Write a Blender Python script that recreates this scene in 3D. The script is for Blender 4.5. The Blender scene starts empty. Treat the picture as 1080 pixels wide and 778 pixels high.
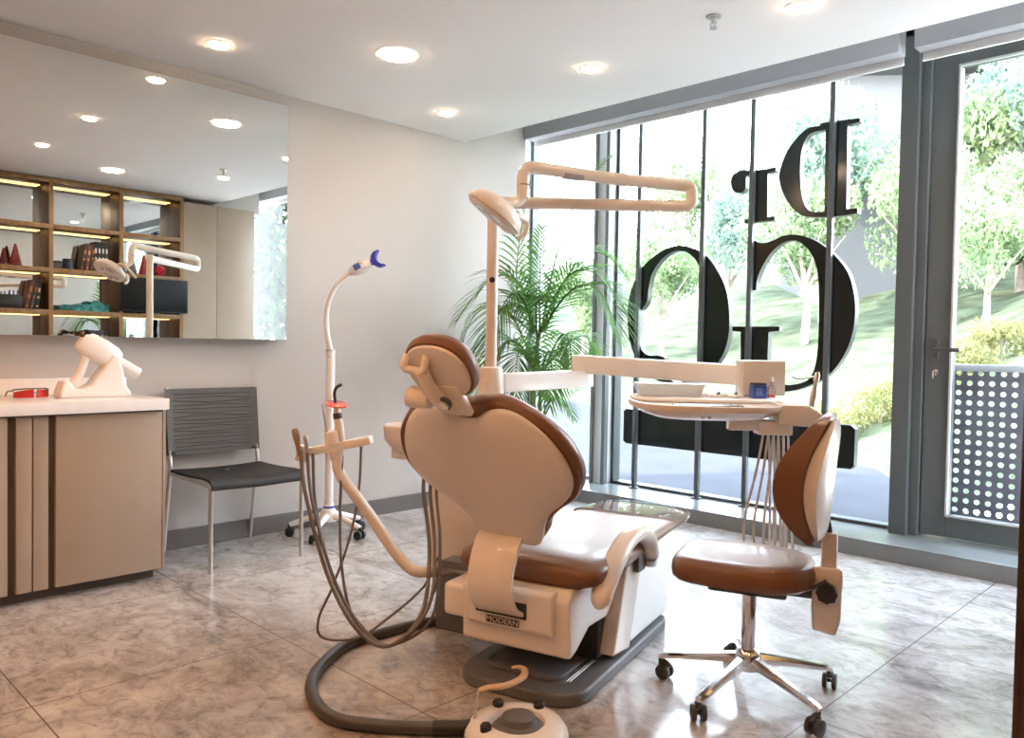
import bpy, bmesh, math, random
from mathutils import Vector, Matrix, Euler
random.seed(7)
SC = bpy.context.scene
COL = SC.collection
PI = math.pi

# ------------------------------------------------------------------ camera, world, sun, exposure
F_PX, YAW, PITCH, ROLL = 841.05, 0.7787237, -0.028361, 0.0178923
cam_data = bpy.data.cameras.new('camera'); cam = bpy.data.objects.new('camera', cam_data); COL.objects.link(cam)
fwd = Vector((-math.sin(YAW)*math.cos(PITCH), math.cos(YAW)*math.cos(PITCH), math.sin(PITCH)))
rgt = Vector((math.cos(YAW), math.sin(YAW), 0)); upv = rgt.cross(fwd)
r2 = rgt*math.cos(ROLL)+upv*math.sin(ROLL); u2 = -rgt*math.sin(ROLL)+upv*math.cos(ROLL)
cam.matrix_world = Matrix(((r2.x,u2.x,-fwd.x,0),(r2.y,u2.y,-fwd.y,0),(r2.z,u2.z,-fwd.z,1.2),(0,0,0,1)))
cam_data.sensor_fit = 'HORIZONTAL'; cam_data.sensor_width = 36.0
cam_data.lens = F_PX/1080*36.0; cam_data.clip_start = 0.02; cam_data.clip_end = 300
SC.camera = cam

SKY_STRENGTH = 13.0
SUN_STRENGTH = 8.0
EXPOSURE = 1.08
LAMP = 1.0
world = bpy.data.worlds.new('sky'); SC.world = world; world.use_nodes = True
wn = world.node_tree; bg = wn.nodes['Background']
tc = wn.nodes.new('ShaderNodeTexCoord'); sep = wn.nodes.new('ShaderNodeSeparateXYZ'); rp = wn.nodes.new('ShaderNodeValToRGB')
wn.links.new(tc.outputs['Generated'], sep.inputs[0]); wn.links.new(sep.outputs['Z'], rp.inputs[0]); wn.links.new(rp.outputs[0], bg.inputs[0])
rp.color_ramp.elements[0].position = 0.0; rp.color_ramp.elements[0].color = (.93, .97, 1, 1)
rp.color_ramp.elements[1].position = 0.8; rp.color_ramp.elements[1].color = (0.62, 0.80, 1, 1)
bg.inputs[1].default_value = SKY_STRENGTH
sun_d = bpy.data.lights.new('sun', 'SUN'); sun_d.energy = SUN_STRENGTH; sun_d.angle = 0.03; sun_d.color = (1, 0.95, 0.86)
sun = bpy.data.objects.new('sun', sun_d); COL.objects.link(sun)
sun.rotation_euler = Vector((0.35, 0.62, -0.70)).to_track_quat('-Z', 'Y').to_euler()
vs = SC.view_settings; vs.view_transform = 'Standard'; vs.look = 'None'; vs.exposure = EXPOSURE; vs.gamma = 1; vs.use_curve_mapping = False
SC.cycles.max_bounces = 10; SC.cycles.diffuse_bounces = 5; SC.cycles.glossy_bounces = 6; SC.cycles.transparent_max_bounces = 12; SC.cycles.transmission_bounces = 6
SC.cycles.caustics_reflective = False; SC.cycles.caustics_refractive = False
SC.cycles.use_denoising = True
SC.cycles.sample_clamp_indirect = 6.0

# ------------------------------------------------------------------ materials
def mat(name, col, rough=0.5, metal=0.0, coat=0.0, var=0.0, vscale=8.0, bump=0.0, bscale=60.0, spec=0.5, emit=None, estr=0.0, trans=0.0, sheen=0.0):
    m = bpy.data.materials.new(name); m.use_nodes = True
    nt = m.node_tree; b = nt.nodes['Principled BSDF']
    b.inputs['Base Color'].default_value = (*col, 1); b.inputs['Roughness'].default_value = rough
    b.inputs['Metallic'].default_value = metal; b.inputs['Coat Weight'].default_value = coat
    b.inputs['Specular IOR Level'].default_value = spec; b.inputs['Coat Roughness'].default_value = 0.12
    if trans: b.inputs['Transmission Weight'].default_value = trans
    if sheen: b.inputs['Sheen Weight'].default_value = sheen
    t = nt.nodes.new('ShaderNodeTexCoord')
    if var:
        n = nt.nodes.new('ShaderNodeTexNoise'); n.inputs['Scale'].default_value = vscale; n.inputs['Detail'].default_value = 4
        nt.links.new(t.outputs['Object'], n.inputs['Vector'])
        r = nt.nodes.new('ShaderNodeValToRGB'); r.color_ramp.elements[0].position = .3; r.color_ramp.elements[1].position = .7
        r.color_ramp.elements[0].color = (*[max(0, c*(1-var)) for c in col], 1); r.color_ramp.elements[1].color = (*[min(1, c*(1+var)) for c in col], 1)
        nt.links.new(n.outputs['Fac'], r.inputs[0]); nt.links.new(r.outputs[0], b.inputs['Base Color'])
    if bump:
        n2 = nt.nodes.new('ShaderNodeTexNoise'); n2.inputs['Scale'].default_value = bscale; n2.inputs['Detail'].default_value = 3
        nt.links.new(t.outputs['Object'], n2.inputs['Vector'])
        bp = nt.nodes.new('ShaderNodeBump'); bp.inputs['Strength'].default_value = bump; bp.inputs['Distance'].default_value = 0.01
        nt.links.new(n2.outputs['Fac'], bp.inputs['Height']); nt.links.new(bp.outputs[0], b.inputs['Normal'])
    if emit: b.inputs['Emission Color'].default_value = (*emit, 1); b.inputs['Emission Strength'].default_value = estr
    return m

def glass_mat(name, tint=(1, 1, 1), refl=1.0):
    m = bpy.data.materials.new(name); m.use_nodes = True; nt = m.node_tree; nt.nodes.clear()
    o = nt.nodes.new('ShaderNodeOutputMaterial'); mx = nt.nodes.new('ShaderNodeMixShader'); tr = nt.nodes.new('ShaderNodeBsdfTransparent')
    gl = nt.nodes.new('ShaderNodeBsdfGlossy'); fr = nt.nodes.new('ShaderNodeLayerWeight'); fr.inputs[0].default_value = 0.08*refl
    tr.inputs[0].default_value = (*tint, 1); gl.inputs['Roughness'].default_value = 0.01; gl.inputs['Color'].default_value = (.9, .95, 1, 1)
    nt.links.new(fr.outputs['Fresnel'], mx.inputs[0]); nt.links.new(tr.outputs[0], mx.inputs[1]); nt.links.new(gl.outputs[0], mx.inputs[2]); nt.links.new(mx.outputs[0], o.inputs[0])
    return m

def marble_floor():
    m = bpy.data.materials.new('marble_tiles'); m.use_nodes = True; nt = m.node_tree; b = nt.nodes['Principled BSDF']
    L = nt.links.new
    t = nt.nodes.new('ShaderNodeTexCoord')
    def noise(scale, detail, dist, rough=.6, vec=None):
        n = nt.nodes.new('ShaderNodeTexNoise'); n.inputs['Scale'].default_value = scale; n.inputs['Detail'].default_value = detail
        n.inputs['Distortion'].default_value = dist; n.inputs['Roughness'].default_value = rough
        L(vec or t.outputs['Object'], n.inputs['Vector']); return n
    def ramp(src, stops):
        r = nt.nodes.new('ShaderNodeValToRGB'); cr = r.color_ramp
        while len(cr.elements) < len(stops): cr.elements.new(.5)
        for e, (p, c) in zip(cr.elements, stops): e.position = p; e.color = (*c, 1)
        L(src, r.inputs[0]); return r
    mp = nt.nodes.new('ShaderNodeMapping'); mp.inputs['Rotation'].default_value = (0, 0, .6); mp.inputs['Scale'].default_value = (1, 1.35, 1)
    L(t.outputs['Object'], mp.inputs[0])
    n1 = noise(1.9, 10, 1.2, .68, mp.outputs[0]); n2 = noise(9, 10, 1.2, .75, mp.outputs[0]); n3 = noise(.5, 3, .3)
    r1 = ramp(n1.outputs['Fac'], [(.30, (.17, .15, .145)), (.43, (.38, .345, .33)), (.55, (.52, .485, .465)), (.75, (.68, .65, .635))])
    r2 = ramp(n2.outputs['Fac'], [(.36, (.40, .38, .38)), (.50, (.92, .92, .92)), (.62, (1.08, 1.08, 1.08))])
    r3 = ramp(n3.outputs['Fac'], [(.35, (.86, .86, .88)), (.65, (1, .98, .95))])
    mx = nt.nodes.new('ShaderNodeMix'); mx.data_type = 'RGBA'; mx.blend_type = 'MULTIPLY'; mx.inputs[0].default_value = .75
    L(r1.outputs[0], mx.inputs[6]); L(r2.outputs[0], mx.inputs[7])
    mx2 = nt.nodes.new('ShaderNodeMix'); mx2.data_type = 'RGBA'; mx2.blend_type = 'MULTIPLY'; mx2.inputs[0].default_value = 1
    L(mx.outputs[2], mx2.inputs[6]); L(r3.outputs[0], mx2.inputs[7])
    br = nt.nodes.new('ShaderNodeTexBrick'); br.offset = 0; br.inputs['Scale'].default_value = 1; br.inputs['Mortar Size'].default_value = .0025
    br.inputs['Brick Width'].default_value = .9; br.inputs['Row Height'].default_value = .9; br.inputs['Mortar Smooth'].default_value = .1
    mp2 = nt.nodes.new('ShaderNodeMapping'); mp2.inputs['Location'].default_value = (.2, .16, 0)
    L(t.outputs['Object'], mp2.inputs[0]); L(mp2.outputs[0], br.inputs['Vector'])
    mx3 = nt.nodes.new('ShaderNodeMix'); mx3.data_type = 'RGBA'; mx3.inputs[7].default_value = (.13, .11, .10, 1)
    L(br.outputs['Fac'], mx3.inputs[0]); L(mx2.outputs[2], mx3.inputs[6]); L(mx3.outputs[2], b.inputs['Base Color'])
    rr = ramp(n2.outputs['Fac'], [(.3, (.22, .22, .22)), (.7, (.10, .10, .10))]); L(rr.outputs[0], b.inputs['Roughness'])
    b.inputs['Specular IOR Level'].default_value = .6
    return m

def wood_mat(name, c0, c1, scale=3.0, rough=.4):
    m = bpy.data.materials.new(name); m.use_nodes = True; nt = m.node_tree; b = nt.nodes['Principled BSDF']
    t = nt.nodes.new('ShaderNodeTexCoord'); mp = nt.nodes.new('ShaderNodeMapping'); mp.inputs['Scale'].default_value = (12, 12, .8)
    n = nt.nodes.new('ShaderNodeTexNoise'); n.inputs['Scale'].default_value = scale; n.inputs['Detail'].default_value = 6; n.inputs['Distortion'].default_value = .6
    r = nt.nodes.new('ShaderNodeValToRGB'); r.color_ramp.elements[0].position = .35; r.color_ramp.elements[1].position = .65
    r.color_ramp.elements[0].color = (*c0, 1); r.color_ramp.elements[1].color = (*c1, 1)
    nt.links.new(t.outputs['Object'], mp.inputs[0]); nt.links.new(mp.outputs[0], n.inputs['Vector']); nt.links.new(n.outputs['Fac'], r.inputs[0]); nt.links.new(r.outputs[0], b.inputs['Base Color'])
    b.inputs['Roughness'].default_value = rough
    return m

def leaf_mat(name, c0, c1, scale=2.0, spec=.06):
    m = bpy.data.materials.new(name); m.use_nodes = True; nt = m.node_tree; b = nt.nodes['Principled BSDF']; o = nt.nodes['Material Output']
    t = nt.nodes.new('ShaderNodeTexCoord'); n = nt.nodes.new('ShaderNodeTexNoise'); n.inputs['Scale'].default_value = scale; n.inputs['Detail'].default_value = 5
    r = nt.nodes.new('ShaderNodeValToRGB'); r.color_ramp.elements[0].position = .35; r.color_ramp.elements[1].position = .65
    r.color_ramp.elements[0].color = (*c0, 1); r.color_ramp.elements[1].color = (*c1, 1)
    nt.links.new(t.outputs['Object'], n.inputs['Vector']); nt.links.new(n.outputs['Fac'], r.inputs[0]); nt.links.new(r.outputs[0], b.inputs['Base Color'])
    b.inputs['Roughness'].default_value = .55; b.inputs['Specular IOR Level'].default_value = spec
    tl = nt.nodes.new('ShaderNodeBsdfTranslucent'); nt.links.new(r.outputs[0], tl.inputs[0])
    mx = nt.nodes.new('ShaderNodeMixShader'); mx.inputs[0].default_value = .52
    nt.links.new(b.outputs[0], mx.inputs[1]); nt.links.new(tl.outputs[0], mx.inputs[2]); nt.links.new(mx.outputs[0], o.inputs[0])
    return m

M_CEIL = mat('white_ceiling_paint', (.92, .915, .92), .9)
M_WALL = mat('wall_paint', (.50, .47, .445), .85, var=.02, vscale=3, bump=.03, bscale=120)
M_FLOOR = marble_floor()
M_BASE = mat('taupe_skirting', (.15, .135, .125), .4)
M_FRAME = mat('dark_grey_aluminium', (.075, .085, .088), .42, metal=.2)
M_FRAME_LIGHT = mat('light_grey_aluminium', (.45, .47, .48), .4, metal=.2)
M_SILL = mat('grey_sill', (.17, .18, .18), .22, var=.05)
M_SHADE = mat('blind_cassette', (.30, .31, .33), .5)
M_BLIND = mat('blind_fabric', (.75, .74, .74), .8)
M_GLASS = glass_mat('window_glass')
M_MIRROR = mat('mirror_silver', (.88, .90, .89), .0, metal=1)
M_MIRROR_SIDE = mat('mirror_edge', (.35, .33, .31), .4)
M_TAUPE = mat('taupe_lacquer', (.36, .275, .205), .45, var=.02)
M_TAUPE_DARK = mat('dark_taupe_groove', (.10, .078, .06), .5)
M_COUNTER = mat('white_stone_worktop', (.82, .79, .76), .12, var=.03, vscale=20)
M_CREAM = mat('cream_plastic', (.74, .67, .605), .3, coat=.25, bump=.01, bscale=200)
M_WHITE = mat('white_plastic', (.84, .82, .80), .28, coat=.25)
M_LEATHER = mat('brown_leather', (.165, .065, .026), .40, coat=.12, var=.12, vscale=5, bump=.06, bscale=180)
M_GREYP = mat('grey_base_plastic', (.115, .112, .115), .45, var=.05)
M_BLACK = mat('black_rubber', (.012, .012, .013), .45)
M_BLACKG = mat('gloss_black_acrylic', (.006, .011, .012), .16, coat=.15, spec=.35)
M_SCREEN = mat('black_screen', (.004, .004, .005), .35, spec=.25)
M_LETTER_SIDE = mat('grey_letter_side', (.085, .095, .085), .35, var=.35, vscale=4)
M_CHROME = mat('chrome', (.80, .80, .82), .12, metal=1, var=.05)
M_STEEL = mat('satin_steel', (.60, .58, .55), .3, metal=1)
M_DARKPL = mat('dark_grey_plastic', (.05, .05, .055), .4)
M_HOSE = mat('grey_hose', (.14, .12, .11), .4, bump=.05, bscale=300)
M_HOSE_D = mat('dark_hose', (.055, .048, .045), .38, bump=.05, bscale=300)
M_HOSE_W = mat('pale_hose', (.55, .52, .50), .35)
M_MESH = mat('black_woven_mesh', (.016, .015, .015), .6, bump=.2, bscale=250)
M_MESH_G = mat('grey_woven_mesh', (.095, .088, .083), .6, bump=.15, bscale=300)
M_RED = mat('red_plastic', (.75, .03, .015), .2, coat=.4)
M_REDGLASS = mat('red_lens', (.58, .006, .004), .1, coat=.5, trans=.2)
M_BLUE = mat('royal_blue_silicone', (.02, .03, .42), .35)
M_BLUEBOX = mat('blue_label', (.03, .09, .38), .4)
M_WHITEPAPER = mat('white_paper', (.86, .86, .87), .6, var=.03)
M_CLEAR = glass_mat('clear_plastic', (.93, .94, .96), 2.5)
M_FROST = mat('frosted_plastic', (.80, .81, .83), .25); M_FROST.node_tree.nodes['Principled BSDF'].inputs['Alpha'].default_value = .5
M_GREYSCREEN = mat('grey_display', (.22, .24, .26), .15, coat=.5)
M_WOODD = wood_mat('dark_walnut', (.034, .014, .006), (.070, .030, .012))
M_WOODG = wood_mat('golden_oak_edge', (.21, .115, .042), (.29, .165, .065))
M_PALM = leaf_mat('palm_leaf', (.045, .13, .03), (.15, .29, .07), 4, .3)
M_STEM = mat('palm_stem', (.16, .20, .06), .5, var=.3, vscale=12)
M_POT = mat('grey_planter', (.20, .19, .18), .5, var=.1)
M_SOIL = mat('soil', (.05, .035, .025), .9, var=.4, vscale=40)
M_LED = mat('warm_led', (1, .8, .5), .5, emit=(1, .55, .17), estr=2.6)
M_LAMP = mat('downlight_diffuser', (1, 1, 1), .5, emit=(1, .72, .46), estr=52*LAMP)
M_LAMP_BIG = mat('large_downlight_diffuser', (1, 1, 1), .5, emit=(1, .72, .46), estr=52*LAMP)
M_LAMP_FILL = mat('warm_fill_diffuser', (1, 1, 1), .5, emit=(1, .49, .21), estr=118*LAMP)  # glow of the added fill lights behind the viewer
M_TRIMW = mat('white_lamp_ring', (.85, .84, .83), .5)
M_BARK = mat('bark', (.20, .16, .13), .9, var=.3, vscale=6)
M_LEAF1 = leaf_mat('pale_foliage', (.10, .15, .075), (.26, .33, .17), 1.2)
M_LEAF2 = leaf_mat('blue_green_foliage', (.10, .16, .13), (.25, .32, .25), 1.2)
M_LEAF3 = leaf_mat('yellow_foliage', (.12, .13, .05), (.22, .20, .085), 1.5)
M_GRASS = mat('bank_grass', (.058, .068, .042), .95, var=.45, vscale=1.6, bump=.3, bscale=20, spec=.03)
M_TERR = mat('terrace_paving', (.036, .036, .041), .9, var=.12, vscale=1.5, spec=.04)
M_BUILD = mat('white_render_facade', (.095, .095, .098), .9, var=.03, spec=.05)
M_BWIN = mat('facade_window', (.04, .045, .05), .3)
M_IVY = leaf_mat('ivy_foliage', (.006, .018, .004), (.03, .046, .014), 1.6)
M_RAILP = mat('pale_rail', (.045, .045, .05), .5)
M_PERF = mat('perforated_sheet', (.12, .12, .14), .5)

# ------------------------------------------------------------------ mesh helpers
def merge(bm, tmp, M=None):
    me = bpy.data.meshes.new('tmp'); tmp.to_mesh(me); tmp.free()
    if M is not None: me.transform(M)
    bm.from_mesh(me); bpy.data.meshes.remove(me)

def box(bm, lo, hi, bevel=0.0, seg=2, M=None):
    t = bmesh.new(); bmesh.ops.create_cube(t, size=1)
    for v in t.verts: v.co = Vector([(lo[i]+hi[i])/2+v.co[i]*(hi[i]-lo[i]) for i in range(3)])
    if bevel: bmesh.ops.bevel(t, geom=list(t.edges), offset=bevel, segments=seg, profile=.6, affect='EDGES')
    merge(bm, t, M)

def frame_of(d):
    d = Vector(d).normalized(); a = Vector((0, 0, 1)) if abs(d.z) < .9 else Vector((1, 0, 0))
    x = d.cross(a).normalized(); y = d.cross(x).normalized(); return x, y, d

def cyl(bm, p0, p1, r0, r1=None, n=20, bevel=0.0):
    r1 = r0 if r1 is None else r1; p0, p1 = Vector(p0), Vector(p1); x, y, d = frame_of(p1-p0)
    t = bmesh.new(); rings = []
    for p, r in ((p0, r0), (p1, r1)): rings.append([t.verts.new(p+x*r*math.cos(2*PI*i/n)+y*r*math.sin(2*PI*i/n)) for i in range(n)])
    for i in range(n): t.faces.new((rings[0][i], rings[0][(i+1) % n], rings[1][(i+1) % n], rings[1][i]))
    t.faces.new(rings[0][::-1]); t.faces.new(rings[1])
    if bevel: bmesh.ops.bevel(t, geom=[e for e in t.edges if any(len(f.verts) > 4 for f in e.link_faces)], offset=bevel, segments=2, profile=.6, affect='EDGES')
    bmesh.ops.recalc_face_normals(t, faces=t.faces); merge(bm, t)

def catmull(pts, res=6, closed=False):
    P = [Vector(p) for p in pts]; n = len(P); out = []
    if n < 3: return P
    for i in range(n if closed else n-1):
        p1, p2 = P[i], P[(i+1) % n]
        p0 = P[i-1] if (closed or i > 0) else p1*2-p2
        p3 = P[(i+2) % n] if (closed or i+2 < n) else p2*2-p1
        for k in range(res):
            t = k/res
            out.append(.5*((2*p1)+(p2-p0)*t+(2*p0-5*p1+4*p2-p3)*t*t+(3*p1-p0-3*p2+p3)*t**3))
    if not closed: out.append(P[-1])
    return out

def tube(bm, pts, r, n=10, res=6, smooth=True, flat=1.0):
    P = catmull(pts, res) if smooth else [Vector(p) for p in pts]
    t = bmesh.new(); N = len(P); rings = []
    x = None
    for i, p in enumerate(P):
        d = (P[min(i+1, N-1)]-P[max(i-1, 0)]).normalized()
        if x is None: x, y, _ = frame_of(d)
        else:
            x = (x-d*x.dot(d)).normalized(); y = d.cross(x)
        rr = r(i/(N-1)) if callable(r) else r
        rings.append([t.verts.new(p+x*rr*math.cos(2*PI*k/n)+y*rr*flat*math.sin(2*PI*k/n)) for k in range(n)])
    for a, b in zip(rings, rings[1:]):
        for k in range(n): t.faces.new((a[k], a[(k+1) % n], b[(k+1) % n], b[k]))
    t.faces.new(rings[0][::-1]); t.faces.new(rings[-1])
    bmesh.ops.recalc_face_normals(t, faces=t.faces); merge(bm, t)

def lathe(bm, prof, n=28, M=None, sx=1.0, sy=1.0):
    t = bmesh.new(); rings = []
    for r, z in prof:
        if r < 1e-5: rings.append([t.verts.new((0, 0, z))])
        else: rings.append([t.verts.new((r*sx*math.cos(2*PI*k/n), r*sy*math.sin(2*PI*k/n), z)) for k in range(n)])
    for a, b in zip(rings, rings[1:]):
        for k in range(n):
            q = [a[k % len(a)], a[(k+1) % len(a)], b[(k+1) % len(b)], b[k % len(b)]]
            q = [v for i, v in enumerate(q) if v not in q[:i]]
            if len(q) > 2: t.faces.new(q)
    for rr, fl in ((rings[0], True), (rings[-1], False)):
        if len(rr) > 2: t.faces.new(rr[::-1] if fl else rr)
    bmesh.ops.recalc_face_normals(t, faces=t.faces); merge(bm, t, M)

def loft(bm, secs, M=None):
    t = bmesh.new(); R = [[t.verts.new(p) for p in s] for s in secs]; n = len(R[0])
    for a, b in zip(R, R[1:]):
        for k in range(n): t.faces.new((a[k], a[(k+1) % n], b[(k+1) % n], b[k]))
    t.faces.new(R[0][::-1]); t.faces.new(R[-1])
    bmesh.ops.recalc_face_normals(t, faces=t.faces); merge(bm, t, M)

def prism(bm, out, d0, d1, M=None, bevel=0.0, seg=2):
    """outline (x,y) extruded from z=d0 to z=d1, then placed by M"""
    t = bmesh.new(); a = [t.verts.new((p[0], p[1], d0)) for p in out]; b = [t.verts.new((p[0], p[1], d1)) for p in out]; n = len(out)
    t.faces.new(a[::-1]); t.faces.new(b)
    for k in range(n): t.faces.new((a[k], a[(k+1) % n], b[(k+1) % n], b[k]))
    bmesh.ops.recalc_face_normals(t, faces=t.faces)
    if bevel: bmesh.ops.bevel(t, geom=[e for e in t.edges if len(e.link_faces) == 2 and e.calc_face_angle(0) > .6], offset=bevel, segments=seg, profile=.6, affect='EDGES')
    merge(bm, t, M)

def pillow(bm, out, rings, M=None):
    """outline (x,y); rings: list of (scale about centroid or inset offset, depth)"""
    t = bmesh.new(); cx = sum(p[0] for p in out)/len(out); cy = sum(p[1] for p in out)/len(out); R = []
    for s, z in rings: R.append([t.verts.new((cx+(p[0]-cx)*s, cy+(p[1]-cy)*s, z)) for p in out])
    n = len(out)
    for a, b in zip(R, R[1:]):
        for k in range(n): t.faces.new((a[k], a[(k+1) % n], b[(k+1) % n], b[k]))
    t.faces.new(R[0][::-1]); t.faces.new(R[-1])
    bmesh.ops.recalc_face_normals(t, faces=t.faces); merge(bm, t, M)

def axes(o, x, y, z):
    o, x, y, z = map(Vector, (o, x, y, z)); return Matrix(((x.x, y.x, z.x, o.x), (x.y, y.y, z.y, o.y), (x.z, y.z, z.z, o.z), (0, 0, 0, 1)))

def mesh_of(name, bm, mats, smooth=True, ang=38):
    me = bpy.data.meshes.new(name); bm.to_mesh(me); bm.free()
    for m in (mats if isinstance(mats, (list, tuple)) else [mats]): me.materials.append(m)
    if smooth:
        me.polygons.foreach_set('use_smooth', [True]*len(me.polygons)); me.set_sharp_from_angle(angle=math.radians(ang))
    return me

def obj(name, bm, mats, parent=None, label=None, smooth=True, ang=38):
    o = bpy.data.objects.new(name, mesh_of(name, bm, mats, smooth, ang)); COL.objects.link(o)
    if parent is not None: o.parent = parent
    if label: o['label'] = label
    return o

def B(): return bmesh.new()

def thing(name, label, cat, loc=(0, 0, 0), rz=0.0, group=None):
    o = bpy.data.objects.new(name, None); COL.objects.link(o); o.empty_display_size = .1
    o.location = loc; o.rotation_euler = (0, 0, rz); o['label'] = label; o['category'] = cat
    if group: o['group'] = group
    return o
def tag(o, label, cat, group=None, kind=None):
    o['label'] = label; o['category'] = cat
    if group: o['group'] = group
    if kind: o['kind'] = kind
    return o
def struct(name, bm, m, parent=None, label=None, cat=None, smooth=False):
    o = obj(name, bm, m, parent, smooth=smooth)
    if parent is None:
        o['kind'] = 'structure'
        if label: o['label'] = label
        if cat: o['category'] = cat
    return o
def dup(root, loc=None, rz=None, label=None, group=None):
    def cp(o, par):
        c = o.copy(); COL.objects.link(c); c.parent = par
        for ch in list(o.children): cp(ch, c)
        return c
    r = cp(root, None)
    if loc is not None: r.location = loc
    if rz is not None: r.rotation_euler = (0, 0, rz)
    if label: r['label'] = label
    if group: r['group'] = group
    return r
def sbox(name, lo, hi, m, parent=None, label=None, cat=None, bevel=0.0):
    b = B(); box(b, lo, hi, bevel); return struct(name, b, m, parent, label, cat)
def pbox(name, lo, hi, m, parent, bevel=0.0, label=None, seg=2):
    b = B(); box(b, lo, hi, bevel, seg); return obj(name, b, m, parent, label)
def pcyl(name, p0, p1, r, m, parent, r1=None, n=20, bevel=0.0, label=None):
    b = B(); cyl(b, p0, p1, r, r1, n, bevel); return obj(name, b, m, parent, label)
def ptube(name, pts, r, m, parent, n=10, res=6, label=None, smooth=True, flat=1.0):
    b = B(); tube(b, pts, r, n, res, smooth, flat); return obj(name, b, m, parent, label)

# ------------------------------------------------------------------ room shell
XL, YW, ZC, XR = -4.58, 5.20, 2.75, 0.0     # left wall, window plane, ceiling, shelf back wall
sbox('floor', (-4.75, -1.6, -.1), (1.7, 4.80, 0), M_FLOOR, label='glossy mottled grey-brown marble tile floor of the room', cat='floor')
sbox('wall_left', (-4.75, -1.6, 0), (XL, 4.76, 3.3), M_WALL, label='pale plain wall with the mirror and black chair', cat='wall')
sbox('wall_right', (0.0, 1.70, 0), (.15, 4.48, 3.3), M_WALL, label='wall behind the open shelves opposite the mirror', cat='wall')
sbox('wall_right_head', (0.0, 4.48, 2.72), (.15, 4.70, 3.3), M_WALL, label='wall piece above the wardrobe end', cat='wall')
b = B(); box(b, (.15, 1.58, 0), (1.7, 1.70, 3.3)); struct('wall_return', b, M_WALL, label='short wall beside the entrance', cat='wall')
sbox('wall_entrance', (1.55, -1.6, 0), (1.7, 1.58, 3.3), M_WALL, label='wall on the entrance side', cat='wall')
sbox('wall_back', (-4.75, -1.75, 0), (1.7, -1.6, 3.3), M_WALL, label='wall behind the viewer', cat='wall')
sbox('ceiling', (-4.75, -1.75, ZC), (1.7, 4.08, ZC+.12), M_CEIL, label='white plasterboard ceiling with recessed lights', cat='ceiling')
sbox('ceiling_recess', (-4.75, 4.08, 3.2), (1.7, 5.4, 3.32), M_CEIL, label='raised ceiling pocket along the window', cat='ceiling')
sbox('ceiling_upstand', (-4.58, 4.08, ZC+.12), (1.7, 4.12, 3.2), M_CEIL, label='upright edge of the ceiling pocket', cat='ceiling')
sbox('baseboard_left', (XL, 1.63, 0), (XL+.018, 4.78, .11), M_BASE, label='dark taupe skirting board below the mirror wall', cat='baseboard', bevel=.003)
# window sill step
b = B(); box(b, (-4.75, 4.78, -.1), (1.5, 5.40, .10), .004); struct('trim_sill', b, M_SILL, label='low grey sill step running under the windows', cat='window sill')
sbox('wall_window_end', (-5.3, 5.14, -.1), (-4.93, 5.40, 3.3), M_FRAME_LIGHT, label='pale jamb at the far end of the window', cat='wall')
sbox('trim_window_jamb', (-5.3, 4.70, -.1), (-4.755, 4.76, 3.3), M_FRAME_LIGHT, label='thin pale return beside the far window edge', cat='trim')

# windows: window_1 (small pane by the palm), window_2 (large pane behind the sign), door_1, window_3
ZT = 3.10
def window(name, x0, x1, z0, z1, fw=.05, label=None, y=YW):
    b = B()
    for lo, hi in (((x0, y, z0), (x0+fw, y+.09, z1)), ((x1-fw, y, z0), (x1, y+.09, z1)), ((x0+fw, y, z0), (x1-fw, y+.09, z0+fw)), ((x0+fw, y, z1-fw), (x1-fw, y+.09, z1))):
        box(b, lo, hi, .004)
    w = struct(name, b, M_FRAME, label=label, cat='window')
    g = B(); box(g, (x0+fw, y+.055, z0+fw), (x1-fw, y+.063, z1-fw)); struct('window_pane', g, M_GLASS, w)
    return w
window('window_1', -4.93, -4.11, .10, ZT, .025, 'narrow tall window pane behind the palm')
b = B(); box(b, (-4.11, 5.10, .10), (-3.975, 5.30, ZT), .004); struct('window_mullion', b, M_FRAME_LIGHT, label='thick pale mullion between the two window panes', cat='window mullion').name = 'trim_1'
b = B(); box(b, (-4.118, 5.09, .10), (-4.085, 5.14, ZT), .003); box(b, (-4.0, 5.09, .10), (-3.968, 5.14, ZT), .003); struct('trim_2', b, M_FRAME, label='dark edge strips on the pale window mullion', cat='window trim')
window('window_2', -3.975, -1.765, .10, ZT, .022, 'large window pane behind the hanging letters')
# door post, door and the rest of the window wall
b = B(); box(b, (-1.765, 5.10, .10), (-1.665, 5.32, 3.16), .004); box(b, (-1.665, 5.14, .10), (-1.61, 5.32, 3.16), .004)
box(b, (-1.61, 5.14, 3.03), (-.52, 5.32, 3.16), .004); box(b, (-.62, 5.14, .10), (-.52, 5.32, 3.03), .004)
struct('trim_3', b, M_FRAME, label='dark grey frame around the glazed door', cat='door frame')
dx0, dx1, dz0, dz1 = -1.605, -.625, .115, 3.025
b = B()
box(b, (dx0, 5.16, dz0), (dx0+.145, 5.24, dz1), .005); box(b, (dx1-.145, 5.16, dz0), (dx1, 5.24, dz1), .005)
box(b, (dx0+.145, 5.16, dz0), (dx1-.145, 5.24, dz0+.13), .005); box(b, (dx0+.145, 5.16, dz1-.14), (dx1-.145, 5.24, dz1), .005)
door = struct('door_1', b, M_FRAME, label='dark grey glazed balcony door with lever handle', cat='door')
b = B(); box(b, (dx0+.145, 5.195, dz0+.13), (dx1-.145, 5.205, dz1-.14)); struct('door_pane', b, M_GLASS, door)
b = B()
for lo, hi in (((dx0+.138, 5.15, dz0+.125), (dx0+.152, 5.17, dz1-.135)), ((dx0+.145, 5.15, dz1-.15), (dx1-.145, 5.17, dz1-.136)), ((dx0+.145, 5.15, dz0+.122), (dx1-.145, 5.17, dz0+.136))): box(b, lo, hi, .002)
obj('glazing_bead', b, M_FRAME_LIGHT, door)
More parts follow.
